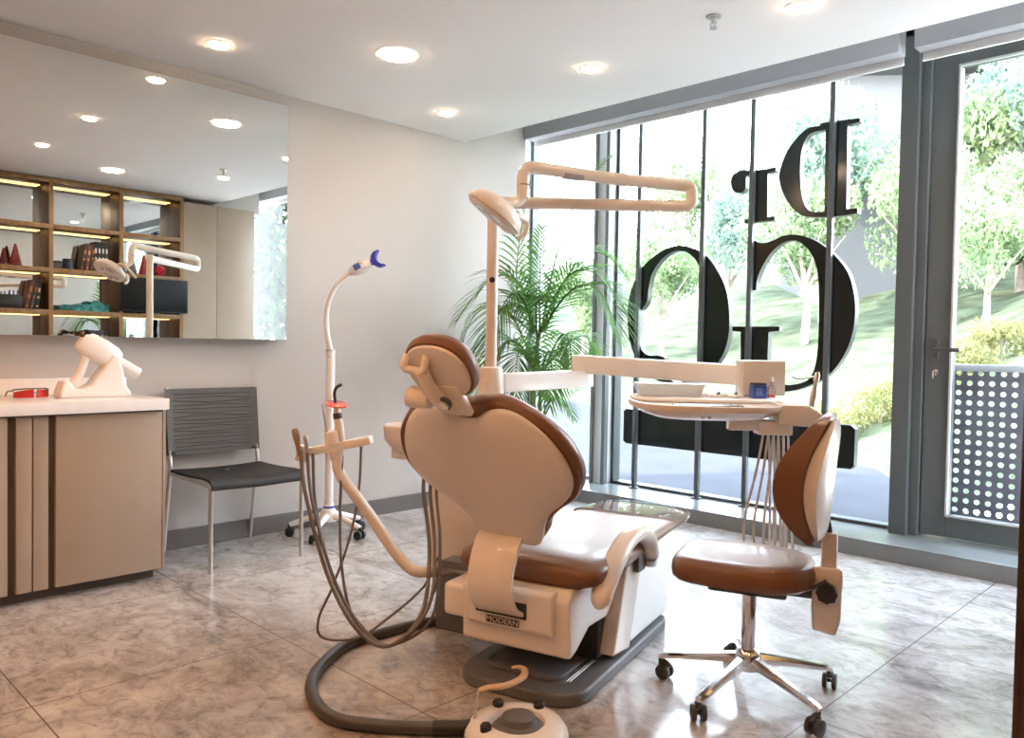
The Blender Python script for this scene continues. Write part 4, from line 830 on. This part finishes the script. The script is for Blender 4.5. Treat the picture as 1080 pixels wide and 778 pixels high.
# ------------------------------------------------------------------ potted palm by the window
pl = thing('potted_palm', 'tall green palm in a pot between wall and window', 'palm', (-4.02, 4.32, 0))
l0 = Vector((-4.02, 4.32, 0))
b = B(); lathe(b, [(0, 0), (.15, 0), (.20, .38), (.205, .40), (.19, .40), (.18, .36), (0, .36)], 32); pot = obj('planter', b, M_POT, pl)
b = B(); lathe(b, [(0, .35), (.182, .355), (0, .375)], 24); obj('soil', b, M_SOIL, pot)
def clampx(p): return Vector((max(-4.52, p.x), min(5.02, p.y), p.z))
def frond(a, m, c, lmax, n, name='frond', parent=pl, droop=.25):
    a, m, c = Vector(a), Vector(m), Vector(c); ctl = m*2-(a+c)*.5
    base = Vector((a.x, a.y, max(.36, a.z-.9))) 
    def Q(t): return (a*(1-t)**2+ctl*2*t*(1-t)+c*t*t)
    bb = B(); tube(bb, [clampx(Q(k/12))-l0 for k in range(13)], lambda f: .0075*(1-f)+.0018, 6, 2)
    L = sum((Q((k+1)/20)-Q(k/20)).length for k in range(20))
    for i in range(n):
        f = .12+.86*i/(n-1); p = Q(f); T_ = (Q(min(1, f+.02))-Q(max(0, f-.02))).normalized()
        S = T_.cross(Vector((0, 0, 1)))
        if S.length < .05: S = Vector((1, 0, 0))
        S.normalize(); Nn = S.cross(T_).normalized()
        ln_ = lmax*(math.sin(PI*(.10+.86*f))**.75)*(.9+.2*random.random())
        for sd in (-1, 1):
            d = (S*sd*(.82-.35*f)+T_*(.55+.35*f)+Nn*.22+Vector((random.uniform(-.06, .06), random.uniform(-.06, .06), random.uniform(-.05, .05)))).normalized()
            w = d.cross(Nn).normalized()*(.0062+.002*random.random()); pts = []
            for k, (u, ww) in enumerate(((0, .35), (.3, 1), (.65, .8), (1, .04))):
                q_ = p+d*ln_*u+Vector((0, 0, -1))*ln_*droop*u*u*1.5
                q_ = clampx(q_)-l0; pts.append((q_-w*ww, q_+w*ww))
            vv = [(bb.verts.new(x), bb.verts.new(y)) for x, y in pts]
            for (p_, q1), (r_, s_) in zip(vv, vv[1:]): bb.faces.new((p_, q1, s_, r_))
    return obj(name, bb, M_PALM, parent)
FR = [
  ((-4.001,4.348,1.296),(-3.916,4.235,1.649),(-3.744,4.068,2.022),.30,26),
  ((-4.023,4.328,1.344),(-4.173,4.263,1.661),(-4.162,4.381,2.45),.30,26),
  ((-3.993,4.358,1.345),(-3.912,4.54,2.163),(-3.671,4.728,2.62),.28,26),
  ((-3.992,4.358,1.31),(-3.687,4.394,1.751),(-3.30,4.463,1.45),.42,32),
  ((-3.977,4.373,1.311),(-3.872,4.70,1.901),(-3.64,4.95,1.698),.36,28),
  ((-3.992,4.358,1.31),(-3.518,4.276,1.635),(-3.22,4.281,1.25),.40,32),
  ((-4.031,4.318,1.309),(-4.083,4.072,1.713),(-4.22,3.70,1.36),.36,28),
  ((-4.041,4.309,1.309),(-3.949,3.989,1.567),(-3.928,3.707,1.07),.36,28),
  ((-4.041,4.308,1.295),(-4.33,4.10,1.482),(-4.45,3.964,1.15),.30,24),
  ((-3.972,4.365,1.016),(-3.679,4.244,1.294),(-3.502,4.126,1.016),.30,26),
  ((-3.982,4.356,1.016),(-3.865,4.622,1.281),(-3.848,4.774,1.161),.28,24),
  ((-4.032,4.306,1.014),(-4.032,4.033,1.234),(-4.041,3.728,.837),.34,26),
  ((-4.012,4.326,1.015),(-3.898,4.023,1.169),(-3.761,3.863,.816),.30,26),
  ((-3.991,4.346,.994),(-3.679,4.098,1.16),(-3.533,3.946,.796),.30,26),
  ((-4.027,4.311,1.029),(-4.33,4.241,1.307),(-4.45,4.091,1.141),.28,22),
  ((-4.0,4.34,1.05),(-3.95,4.24,1.45),(-3.80,4.10,1.55),.26,22),
  ((-4.02,4.32,1.0),(-4.08,4.15,1.40),(-4.05,3.95,1.45),.28,22),
  ((-3.958,4.368,.75),(-3.82,4.367,.828),(-3.677,4.362,.687),.16,16),
  ((-4.01,4.33,.9),(-3.85,4.22,1.05),(-3.72,4.15,.85),.22,18),
]
for f in FR: frond(*f)
for pts, r in (([(-4.04, 4.30, .36), (-4.03, 4.31, .8), (-4.02, 4.33, 1.15), (-4.00, 4.35, 1.36)], .022), ([(-3.98, 4.33, .36), (-3.985, 4.34, .7), (-3.995, 4.345, 1.05)], .018), ([(-4.00, 4.28, .36), (-4.02, 4.29, .7), (-4.03, 4.305, 1.03)], .016), ([(-3.99, 4.37, .36), (-3.97, 4.37, .6), (-3.96, 4.37, .77)], .012)):
    b = B(); tube(b, [Vector(p)-l0 for p in pts], lambda f, r=r: r*(1.15-.5*f)*(1+.05*math.sin(f*60)), 10, 8); obj('stem', b, M_STEM, pl)

# ------------------------------------------------------------------ open shelves with mirror backs, opposite the wall mirror
SX0, SX1, SY0 = -.361, -.005, 1.715
sh = thing('open_shelving', 'tall walnut open shelves with mirror backs and warm strip lights', 'shelving', (-.17, 2.67, 0))
sv0 = Vector((-.17, 2.67, 0))
def sb(name, lo, hi, m, par=sh, bev=.0015): 
    b_ = B(); box(b_, Vector(lo)-sv0, Vector(hi)-sv0, bev); return obj(name, b_, m, par)
for i, y in enumerate((SY0, 2.34, 2.985, 3.605)):
    p = sb('upright', (SX0+.012, y, 0), (SX1, y+.038, 2.742), M_WOODD); sb('edge_strip', (SX0, y, 0), (SX0+.012, y+.038, 2.742), M_WOODG if i else M_WOODD, p)
bays = ((SY0+.038, 2.34), (2.378, 2.985), (3.023, 3.605))
for z in (2.742, 2.30, 1.88, 1.475, 1.07, .66):
    for ya, yb in bays:
        p = sb('shelf_board', (SX0+.012, ya, z-.045), (SX1, yb, z), M_WOODD); sb('edge_strip', (SX0, ya, z-.045), (SX0+.012, yb, z), M_WOODG, p)
        if z > .7: sb('led_strip', (SX0+.225, ya+.02, z-.0515), (SX0+.240, yb-.02, z-.0455), M_LED, p, 0)
for ya, yb in bays:
    sb('mirror_back', (-.085, ya, .66), (-.078, yb, 2.70), M_MIRROR, sh, 0)
    d_ = sb('cupboard_door', (SX0, ya+.002, .10), (SX0+.02, yb-.002, .612), M_WOODD); sb('door_knob', (SX0-.02, yb-.06, .56), (SX0, yb-.045, .575), M_STEEL, d_, .003)
sb('plinth', (SX0+.04, SY0+.038, 0), (SX1, 3.605, .10), M_WOODD)

wr = thing('wardrobe', 'tall beige two-door wardrobe between the shelves and the window', 'wardrobe', (-.18, 4.05, 0))
b = B(); box(b, (-.15, -.405, .06), (.175, .41, 2.70), .002); obj('carcass', b, M_TAUPE, wr)
b = B(); box(b, (-.14, -.40, 0), (.17, .40, .06)); obj('plinth', b, M_TAUPE_DARK, wr)
for ya, yb, ky in ((-.405, -.034, -.062), (-.030, .41, -.002)):
    b = B(); box(b, (-.172, ya, .07), (-.15, yb, 2.695), .002); d_ = obj('door', b, M_TAUPE, wr)
    b = B(); lathe(b, [(0, 0), (.006, 0), (.006, .012), (.015, .018), (.013, .026), (0, .028)], 16, axes((-.172, ky, 1.22), (0, 1, 0), (0, 0, 1), (-1, 0, 0))); obj('knob', b, mat('brass_knob', (.55, .40, .20), .25, metal=1), d_)

# monitor in the right bay
mo = thing('monitor', 'black wall monitor in the right bay of the shelves', 'monitor', (-.36, 3.33, 1.475))
b = B(); box(b, (-.025, -.35, .015), (.012, .35, .37), .004); obj('housing', b, M_BLACK, mo)
b = B(); box(b, (-.0275, -.34, .03), (-.0245, .34, .36), .001); obj('screen', b, M_SCREEN, mo)
b = B(); box(b, (.012, -.06, .12), (.03, .06, .25), .004); box(b, (.03, -.02, .0), (.10, .02, .20), .004); box(b, (.03, -.08, 0), (.15, .08, .012), .003); obj('stand', b, M_DARKPL, mo)

# things on the shelves
def book(y, z, h, th, dep, col, label, grp, lean=0.0, title=(.75, .72, .65)):
    nm = 'book'
    t_ = thing(nm, label, 'book', (-.265, y, z), 0, grp)
    M_ = Matrix.Rotation(lean, 4, 'X')
    b_ = B(); box(b_, (-.004, 0, 0), (dep, .003, h), .0008, 1, M_); box(b_, (-.004, th-.003, 0), (dep, th, h), .0008, 1, M_); box(b_, (-.006, 0, 0), (-.002, th, h), .001, 1, M_); obj('cover', b_, mat('cover', col, .5, var=.08), t_)
    b_ = B(); box(b_, (-.002, .003, .003), (dep-.004, th-.003, h-.003), 0, M=M_); obj('pages', b_, M_WHITEPAPER, t_)
    b_ = B()
    for zz, hh in ((h*.62, h*.16), (h*.40, h*.08), (h*.10, h*.05)): box(b_, (-.0072, th*.25, zz), (-.0058, th*.75, zz+hh), 0, M=M_)
    obj('spine_print', b_, mat('spine_print', title, .5), t_)
DK, BR, OR = (.02, .022, .026), (.07, .03, .018), (.45, .12, .03)
def row(y, z, items, grp):
    for (h, th, col, lb, ln_, tit) in items:
        book(y, z, h, th, .15, col, lb, grp, ln_, tit); y += th+.004+abs(math.sin(ln_))*h*.15
W_ = (.75, .75, .72)
row(2.645, 1.881, [(.27, .032, BR, 'dark brown book leaning at the left of the upper middle row', -.16, (.4, .2, .1)), (.265, .034, (.16, .06, .03), 'reddish brown book second in the upper middle row', -.13, (.6, .3, .15)), (.285, .036, (.06, .025, .015), 'brown book with orange cover print in the upper middle row', -.10, OR),
   (.30, .030, DK, 'first black book with white title in the upper middle row', 0, W_), (.30, .030, DK, 'second black book with white title in the upper middle row', 0, W_), (.30, .030, DK, 'third black book with white title in the upper middle row', 0, W_), (.30, .030, DK, 'last black book with white title by the shelf upright', 0, W_)], 'books on the upper middle shelf')
row(2.15, 1.476, [(.29, .035, (.10, .03, .02), 'dark red book leaning in the left bay', -.22, OR), (.28, .03, (.05, .05, .05), 'orange printed book in the left bay', -.2, OR), (.27, .035, DK, 'black book by the left upright of the shelves', -.12, W_)], 'books in the left bay')
row(2.64, 1.071, [(.20, .034, BR, 'brown book at the left of the lower middle row', 0, (.5, .3, .2)), (.20, .036, (.13, .05, .03), 'reddish book in the lower middle row', 0, (.5, .3, .2)), (.19, .036, BR, 'brown book next to the blue books in the lower row', 0, (.5, .3, .2)), (.215, .034, (.04, .05, .075), 'first dark blue book in the lower middle row', 0, W_), (.215, .034, (.04, .05, .075), 'second dark blue book in the lower middle row', 0, W_), (.215, .034, (.04, .05, .075), 'third dark blue book in the lower middle row', 0, W_), (.21, .034, DK, 'black book ending the lower middle row', 0, W_)], 'books on the lower middle shelf')
def cone_tree(y, z, h, col, label, x=-.24):
    t_ = thing('ornamental_cone_tree', label, 'ornament', (x, y, z), 0, 'cone tree ornaments on the shelves')
    b_ = B(); pr = [(0, .012)]; n_ = 7
    for i in range(n_):
        f = i/n_; r = h*.26*(1-f)+.006; pr += [(r, .012+h*f), (r*.82, .012+h*(f+.8/n_))]
    lathe(b_, pr+[(0, h+.014)], 20); obj('crown', b_, mat('cone', col, .6, var=.2, vscale=30), t_)
    b_ = B(); lathe(b_, [(0, 0), (h*.14, 0), (h*.14, .012), (0, .013)], 16); obj('base', b_, M_WOODD, t_)
cone_tree(1.99, 1.881, .15, (.12, .02, .02), 'dark red cone tree ornament, left one in the left bay'); cone_tree(2.085, 1.881, .20, (.22, .035, .035), 'taller dark red cone tree ornament in the left bay')
cone_tree(3.15, 1.881, .20, (.12, .16, .12), 'grey-green cone tree ornament in the right bay'); cone_tree(3.27, 1.881, .20, (.30, .025, .025), 'red cone tree ornament in the right bay')
t = thing('bead_ornament', 'bright red knobbly ball ornament on the right-hand shelf', 'ornament', (-.24, 3.44, 1.881))
b = B()
for k in range(26):
    z_ = 1-2*(k+.5)/26; a = k*2.4; r_ = math.sqrt(1-z_*z_); bmesh.ops.create_icosphere(b, subdivisions=1, radius=.018, matrix=Matrix.Translation((.04*r_*math.cos(a), .04*r_*math.sin(a), .06+.045*z_)))
obj('beads', b, mat('red_bead', (.55, .02, .05), .35), t)
t = thing('storage_box', 'small dark box in the middle bay beside the tins', 'box', (-.24, 2.43, 1.881)); b = B(); box(b, (-.05, -.045, 0), (.05, .045, .055), .004); obj('box', b, M_DARKPL, t); b = B(); box(b, (-.052, -.047, .0555), (.052, .047, .07), .004); obj('lid', b, M_BLACK, t)
t = thing('storage_tin', 'dark blue cylindrical tin in the middle bay', 'tin', (-.24, 2.545, 1.881)); b = B(); lathe(b, [(0, 0), (.052, 0), (.052, .09), (0, .09)], 28); obj('tin', b, mat('navy', (.02, .03, .06), .35), t); b = B(); lathe(b, [(0, .09), (.054, .09), (.054, .105), (0, .106)], 28); obj('lid', b, M_BLACK, t)
t = thing('pen_box', 'black desk organiser with blue pens on the left shelf', 'organiser', (-.24, 2.02, 1.476)); b = B()
for lo, hi in (((-.05, -.12, 0), (.05, .12, .006)), ((-.05, -.12, 0), (-.045, .12, .13)), ((.045, -.12, 0), (.05, .12, .13)), ((-.05, -.12, 0), (.05, -.114, .13)), ((-.05, .114, 0), (.05, .12, .13)), ((-.05, -.003, 0), (.05, .003, .13))): box(b, lo, hi, .001)
obj('organiser_box', b, M_BLACK, t)
for k, (y, lb) in enumerate(((.03, 'blue pen leaning left in the desk organiser'), (.05, 'blue pen in the middle of the desk organiser'), (.075, 'blue pen leaning right in the desk organiser'))):
    p_ = thing('pen', lb, 'pen', (-.24, 2.02+y, 1.483), 0, 'pens in the desk organiser'); b = B(); tube(b, [(0, 0, 0), (0, .01*(k-1), .14)], .006, 10, smooth=False); obj('barrel', b, M_BLUEBOX, p_); b = B(); tube(b, [(0, .01*(k-1), .14), (0, .0115*(k-1), .165)], .0068, 10, smooth=False); obj('cap', b, M_BLUE, p_)
b = B(); sec = []
for i in range(19):
    f = i/18; w_ = .065*math.sin(PI*(.04+.92*f))**.5; h_ = .03+.035*f+.035*abs(math.sin(9*f+1))*(.4+f)
    sec.append([(-.24+w_*c*(1+.15*math.sin(5*a+7*f)), 2.46+.46*f, 1.476+max(0, h_*s*(1+.25*math.sin(4*a+11*f)))) for a in [2*PI*k/16 for k in range(16)] for c, s in ((math.cos(a), max(0, math.sin(a))),)])
loft(b, sec); cl_ = obj('crumpled_scarf', b, mat('teal_cloth', (.03, .22, .24), .7, var=.6, vscale=28), None); tag(cl_, 'crumpled teal patterned cloth lying on the middle shelf', 'cloth')

# ------------------------------------------------------------------ outside
def terr(x, y):
    e = (x+2.78)*.85+(y-8.2)*.52
    h = -.12
    if e > 0: h += .55*e/(1+.012*e) if e < 60 else 20
    if x > .5: h = -.12+(h+.12)*max(0, 1-(x-.5)/2.0)
    far = y-13.0+.25*(x+8)
    if far > 0 and x < 3: h = max(h, -.12+.28*far)
    return min(h, 9)
b = B(); NX, NY = 70, 60; grid = []
for j in range(NY+1):
    r_ = []
    for i in range(NX+1):
        x = -45+70*i/NX; y = 7.0+48*(j/NY)**1.3; r_.append(b.verts.new((x, y, terr(x, y)-.02+.06*math.sin(x*1.3+y)*(1 if terr(x, y) > 0 else 0))))
    grid.append(r_)
for j in range(NY):
    for i in range(NX): b.faces.new((grid[j][i], grid[j][i+1], grid[j+1][i+1], grid[j+1][i]))
g = obj('ground_bank', b, M_GRASS); g['kind'] = 'structure'; g['label'] = 'pale grassy bank rising outside the windows'; g['category'] = 'ground'
b = B(); prism(b, [(-40, 5.4), (1.5, 5.4), (-1.0, 5.9), (-2.78, 8.2), (-9.5, 19.2), (-40, 22)], -.16, -.06); g = obj('ground_terrace', b, M_TERR, smooth=False); g['kind'] = 'structure'; g['label'] = 'grey paved terrace outside the sign window'; g['category'] = 'terrace'

rl = thing('balcony_panel', 'dark perforated balcony panel with rows of round holes beyond the door', 'balcony railing', (-.95, 5.9, -.1))
b = B(); px_, pz_, rr_ = .0655, .0655, .0175
NXh, NZh = 21, 18
for j in range(NZh):
    for i in range(NXh):
        cx, cz = -.70+px_*(i+.5), .03+pz_*(j+.5); hx2 = px_/2; n_ = 16
        inner = [b.verts.new((cx+rr_*math.cos(2*PI*k/n_), 0, cz+rr_*math.sin(2*PI*k/n_))) for k in range(n_)]
        outer = []
        for k in range(n_):
            c_, s_ = math.cos(2*PI*k/n_), math.sin(2*PI*k/n_); m_ = max(abs(c_), abs(s_)); outer.append(b.verts.new((cx+hx2*c_/m_, 0, cz+hx2*s_/m_)))
        for k in range(n_): b.faces.new((inner[k], inner[(k+1) % n_], outer[(k+1) % n_], outer[k]))
bmesh.ops.remove_doubles(b, verts=b.verts, dist=.0004)
r_ = bmesh.ops.extrude_face_region(b, geom=list(b.faces)); bmesh.ops.translate(b, verts=[v for v in r_['geom'] if isinstance(v, bmesh.types.BMVert)], vec=(0, .003, 0))
bmesh.ops.recalc_face_normals(b, faces=b.faces); obj('perforated_sheet', b, M_PERF, rl, smooth=False)
b = B(); box(b, (-.72, -.02, 1.19), (.70, .03, 1.235), .004); obj('top_rail', b, M_FRAME_LIGHT, rl)
for x in (-.72, .67):
    b = B(); box(b, (x, -.015, 0.02), (x+.03, .025, 1.19), .003); obj('post', b, M_FRAME, rl)
b = B(); box(b, (-1.8, 5.4, -.16), (1.5, 6.05, -.055)); g = obj('ground_balcony', b, M_TERR, smooth=False); g['kind'] = 'structure'; g['label'] = 'paved strip in front of the balcony door'; g['category'] = 'terrace'

def crown_mesh(seed, n, rx, rz, leaf, m):
    rnd = random.Random(seed); bb = bmesh.new(); blobs = [(Vector((rnd.uniform(-.55, .55)*rx, rnd.uniform(-.55, .55)*rx, rnd.uniform(-.4, .6)*rz)), rnd.uniform(.35, .6)) for _ in range(9)]
    for _ in range(n):
        c, r = rnd.choice(blobs); d = Vector((rnd.gauss(0, 1), rnd.gauss(0, 1), rnd.gauss(0, 1))).normalized()*(rnd.random()**.35)
        p = c+Vector((d.x*r*rx, d.y*r*rx, d.z*r*rz)); q_ = Euler((rnd.uniform(0, 6), rnd.uniform(0, 6), rnd.uniform(0, 6))).to_matrix(); s = leaf*rnd.uniform(.6, 1.3)
        vs_ = [bb.verts.new(p+q_ @ Vector(v)) for v in ((-s, 0, 0), (-.2*s, -.4*s, .1*s), (s, 0, 0), (-.2*s, .4*s, -.1*s))]; bb.faces.new(vs_)
    return mesh_of('crown', bb, m, smooth=False)
crowns = [crown_mesh(1, 5200, 1.5, 1.7, .085, M_LEAF1), crown_mesh(2, 5200, 1.5, 2.0, .08, M_LEAF2), crown_mesh(3, 5200, 1.6, 1.5, .08, M_LEAF1), crown_mesh(5, 1500, 1.0, .6, .07, M_LEAF3)]
def trunk_mesh(h, r, seed):
    rnd = random.Random(seed); bb = bmesh.new(); tube(bb, [(0, 0, -.4), (rnd.uniform(-.1, .1), rnd.uniform(-.1, .1), h*.5), (rnd.uniform(-.2, .2), rnd.uniform(-.2, .2), h)], lambda f: r*(1-.55*f), 9)
    for k in range(4):
        a = k*1.6+rnd.random(); tube(bb, [(0, 0, h*.6), (.5*math.cos(a), .5*math.sin(a), h*.95), (1.0*math.cos(a), 1.0*math.sin(a), h*1.25)], lambda f: r*.45*(1-.7*f), 6)
    return mesh_of('trunk', bb, M_BARK)
trunks = [trunk_mesh(2.2, .12, 1), trunk_mesh(2.8, .14, 2)]
def tree(x, y, s, ci, label, grp='trees on the bank outside', dz=0):
    t_ = thing('tree', label, 'tree', (x, y, terr(x, y)+dz), random.random()*6, grp)
    tr = bpy.data.objects.new('trunk', trunks[ci % 2]); COL.objects.link(tr); tr.parent = t_; tr.scale = (s, s, s)
    c = bpy.data.objects.new('crown', crowns[ci]); COL.objects.link(c); c.parent = t_; c.location = (0, 0, (2.2, 2.8, 2.2)[ci]*s*1.25); c.scale = (s, s, s)
def P_(u, d):      # ground position seen at a bearing (metres right of the view axis at depth d)
    return (u*.712-d*.702, u*.702+d*.712)
TREES = [(2.0, 22, .65, 0, 'small pale tree low behind the left edge of the left big letter'), (3.9, 21, .8, 2, 'pale tree behind the left big letter'), (5.6, 21, .85, 1, 'bluish tree between the two big letters'), (6.9, 19, .95, 0, 'pale tree behind the second big letter'),
         (8.2, 21, 1.2, 1, 'tall bluish tree behind the upper letters'), (9.0, 17.5, 1.0, 2, 'pale tree right of the upper letters, beside the door post'), (10.6, 20, 1.25, 0, 'tall pale tree seen at the left of the door pane'), (8.3, 14, .62, 2, 'low yellowish tree nearest the door pane'),
         (12.4, 19.5, 1.2, 1, 'bluish tree at the right of the door pane'), (10.1, 15.6, .75, 0, 'small pale tree right of the low tree in the door pane'), (0.2, 24, .7, 1, 'faint small tree behind the palm'), (13.8, 24, 1.6, 2, 'large faint tree below the white facade'), (6.2, 27, 1.3, 2, 'faint far tree high up the bank')]
for u, d, s, ci, lb in TREES:
    x, y = P_(u, d); tree(x, y, s, ci, lb)
for k, (u, d) in enumerate(((4.5, 11.0), (5.2, 11.2), (5.9, 11.4), (6.5, 11.5), (7.1, 11.6), (8.6, 11.2), (9.3, 10.2))):
    x, y = P_(u, d); t_ = thing('flowering_bush', ('first', 'second', 'third', 'fourth', 'fifth', 'sixth', 'last')[k]+' yellow-green bush up the bank, counted from the letters', 'bush', (x, y, terr(x, y)+.25), k*1.3, 'yellow bushes along the bank')
    c = bpy.data.objects.new('foliage', crowns[3]); COL.objects.link(c); c.parent = t_; c.scale = (.55, .55, .55)
    b = B(); tube(b, [(0, 0, -.35), (.03, 0, .0), (.02, .02, .15)], .02, 6); obj('stem', b, M_BARK, t_)

def building(name_lb, u, d, w, h, dep, z0, cols, rows, rz):
    x, y = P_(u, d); t_ = thing('apartment_building', name_lb, 'building', (x, y, z0), rz)
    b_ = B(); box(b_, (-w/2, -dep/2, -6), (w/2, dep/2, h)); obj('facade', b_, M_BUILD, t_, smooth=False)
    for j in range(rows):
        zz = .8+j*3.0
        b_ = B(); box(b_, (-w/2-.15, -dep/2-.9, zz-.5), (w*.1, -dep/2, zz-.35)); bal = obj('balcony', b_, M_BUILD, t_, smooth=False)
        b_ = B(); box(b_, (-w/2-.15, -dep/2-.9, zz+.45), (w*.1, -dep/2-.85, zz+.5))
        for k in range(8): box(b_, (-w/2-.1+k*(w*.6)/8, -dep/2-.88, zz-.35), (-w/2-.06+k*(w*.6)/8, -dep/2-.85, zz+.45))
        obj('balcony_rail', b_, M_RAILP, bal, smooth=False)
        for i in range(cols):
            xx = -w/2+w*(i+.5)/cols; b_ = B(); box(b_, (xx-.55, -dep/2-.04, zz), (xx+.55, -dep/2+.02, zz+1.7), .01); wn_ = obj('window', b_, M_RAILP, t_, smooth=False)
            b_ = B(); box(b_, (xx-.48, -dep/2-.06, zz+.07), (xx+.48, -dep/2-.035, zz+1.63)); obj('pane', b_, M_BWIN, wn_, smooth=False)
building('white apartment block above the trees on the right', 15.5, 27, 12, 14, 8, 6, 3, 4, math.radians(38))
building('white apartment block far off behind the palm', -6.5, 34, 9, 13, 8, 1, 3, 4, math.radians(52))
x, y = P_(13.2, 18.5)
car = thing('parked_car', 'dark red car parked far up the bank behind the door', 'car', (x, y, terr(x, y)+.05), math.radians(45))
b = B(); prism(b, [(-2.0, .3), (2.0, .3), (2.05, .75), (1.2, .9), (.6, 1.35), (-1.2, 1.38), (-1.9, .95), (-2.05, .7)], -.8, .8, axes((0, 0, 0), (1, 0, 0), (0, 0, 1), (0, -1, 0)), .08, 3); obj('body', b, mat('dark_red_paint', (.35, .02, .03), .25, coat=.6), car)
for sx in (-1.25, 1.25):
    for sy in (-.78, .78):
        b = B(); cyl(b, (sx, sy-.08, .3), (sx, sy+.08, .3), .31, n=24, bevel=.03); obj('wheel', b, M_BLACK, car)
b = B(); prism(b, [(.5, .92), (1.05, .92), (.55, 1.28), (-1.1, 1.3), (-1.6, .95)], -.805, .805, axes((0, 0, 0), (1, 0, 0), (0, 0, 1), (0, -1, 0)), .01); obj('side_windows', b, M_BWIN, car)

# climbing greenery past the end of the balcony (seen mirrored beside the wardrobe)
hg = thing('tall_hedge', 'tall leafy hedge past the balcony, seen in the mirror beside the wardrobe', 'hedge', (8.0, 9.6, -.2), math.radians(-58))
rnd = random.Random(11); b = B()
for _ in range(24000):
    p = Vector((rnd.uniform(-4.5, 4.5), rnd.gauss(0, .40), rnd.uniform(0, 6.6))); q_ = Euler((rnd.uniform(0, 6), rnd.uniform(0, 6), rnd.uniform(0, 6))).to_matrix(); s_ = rnd.uniform(.10, .19)
    b.faces.new([b.verts.new(p+q_ @ Vector(v)) for v in ((-s_, 0, 0), (-.2*s_, -.4*s_, .1*s_), (s_, 0, 0), (-.2*s_, .4*s_, -.1*s_))])
obj('foliage', b, M_IVY, hg, smooth=False)
for k in range(6):
    b = B(); x_ = -4+1.6*k; tube(b, [(x_, 0, -.2), (x_+.2, .05, 1.8), (x_-.1, 0, 3.6), (x_+.2, 0, 5.4)], lambda f: .06*(1-.7*f), 7); obj('stem', b, M_BARK, hg)
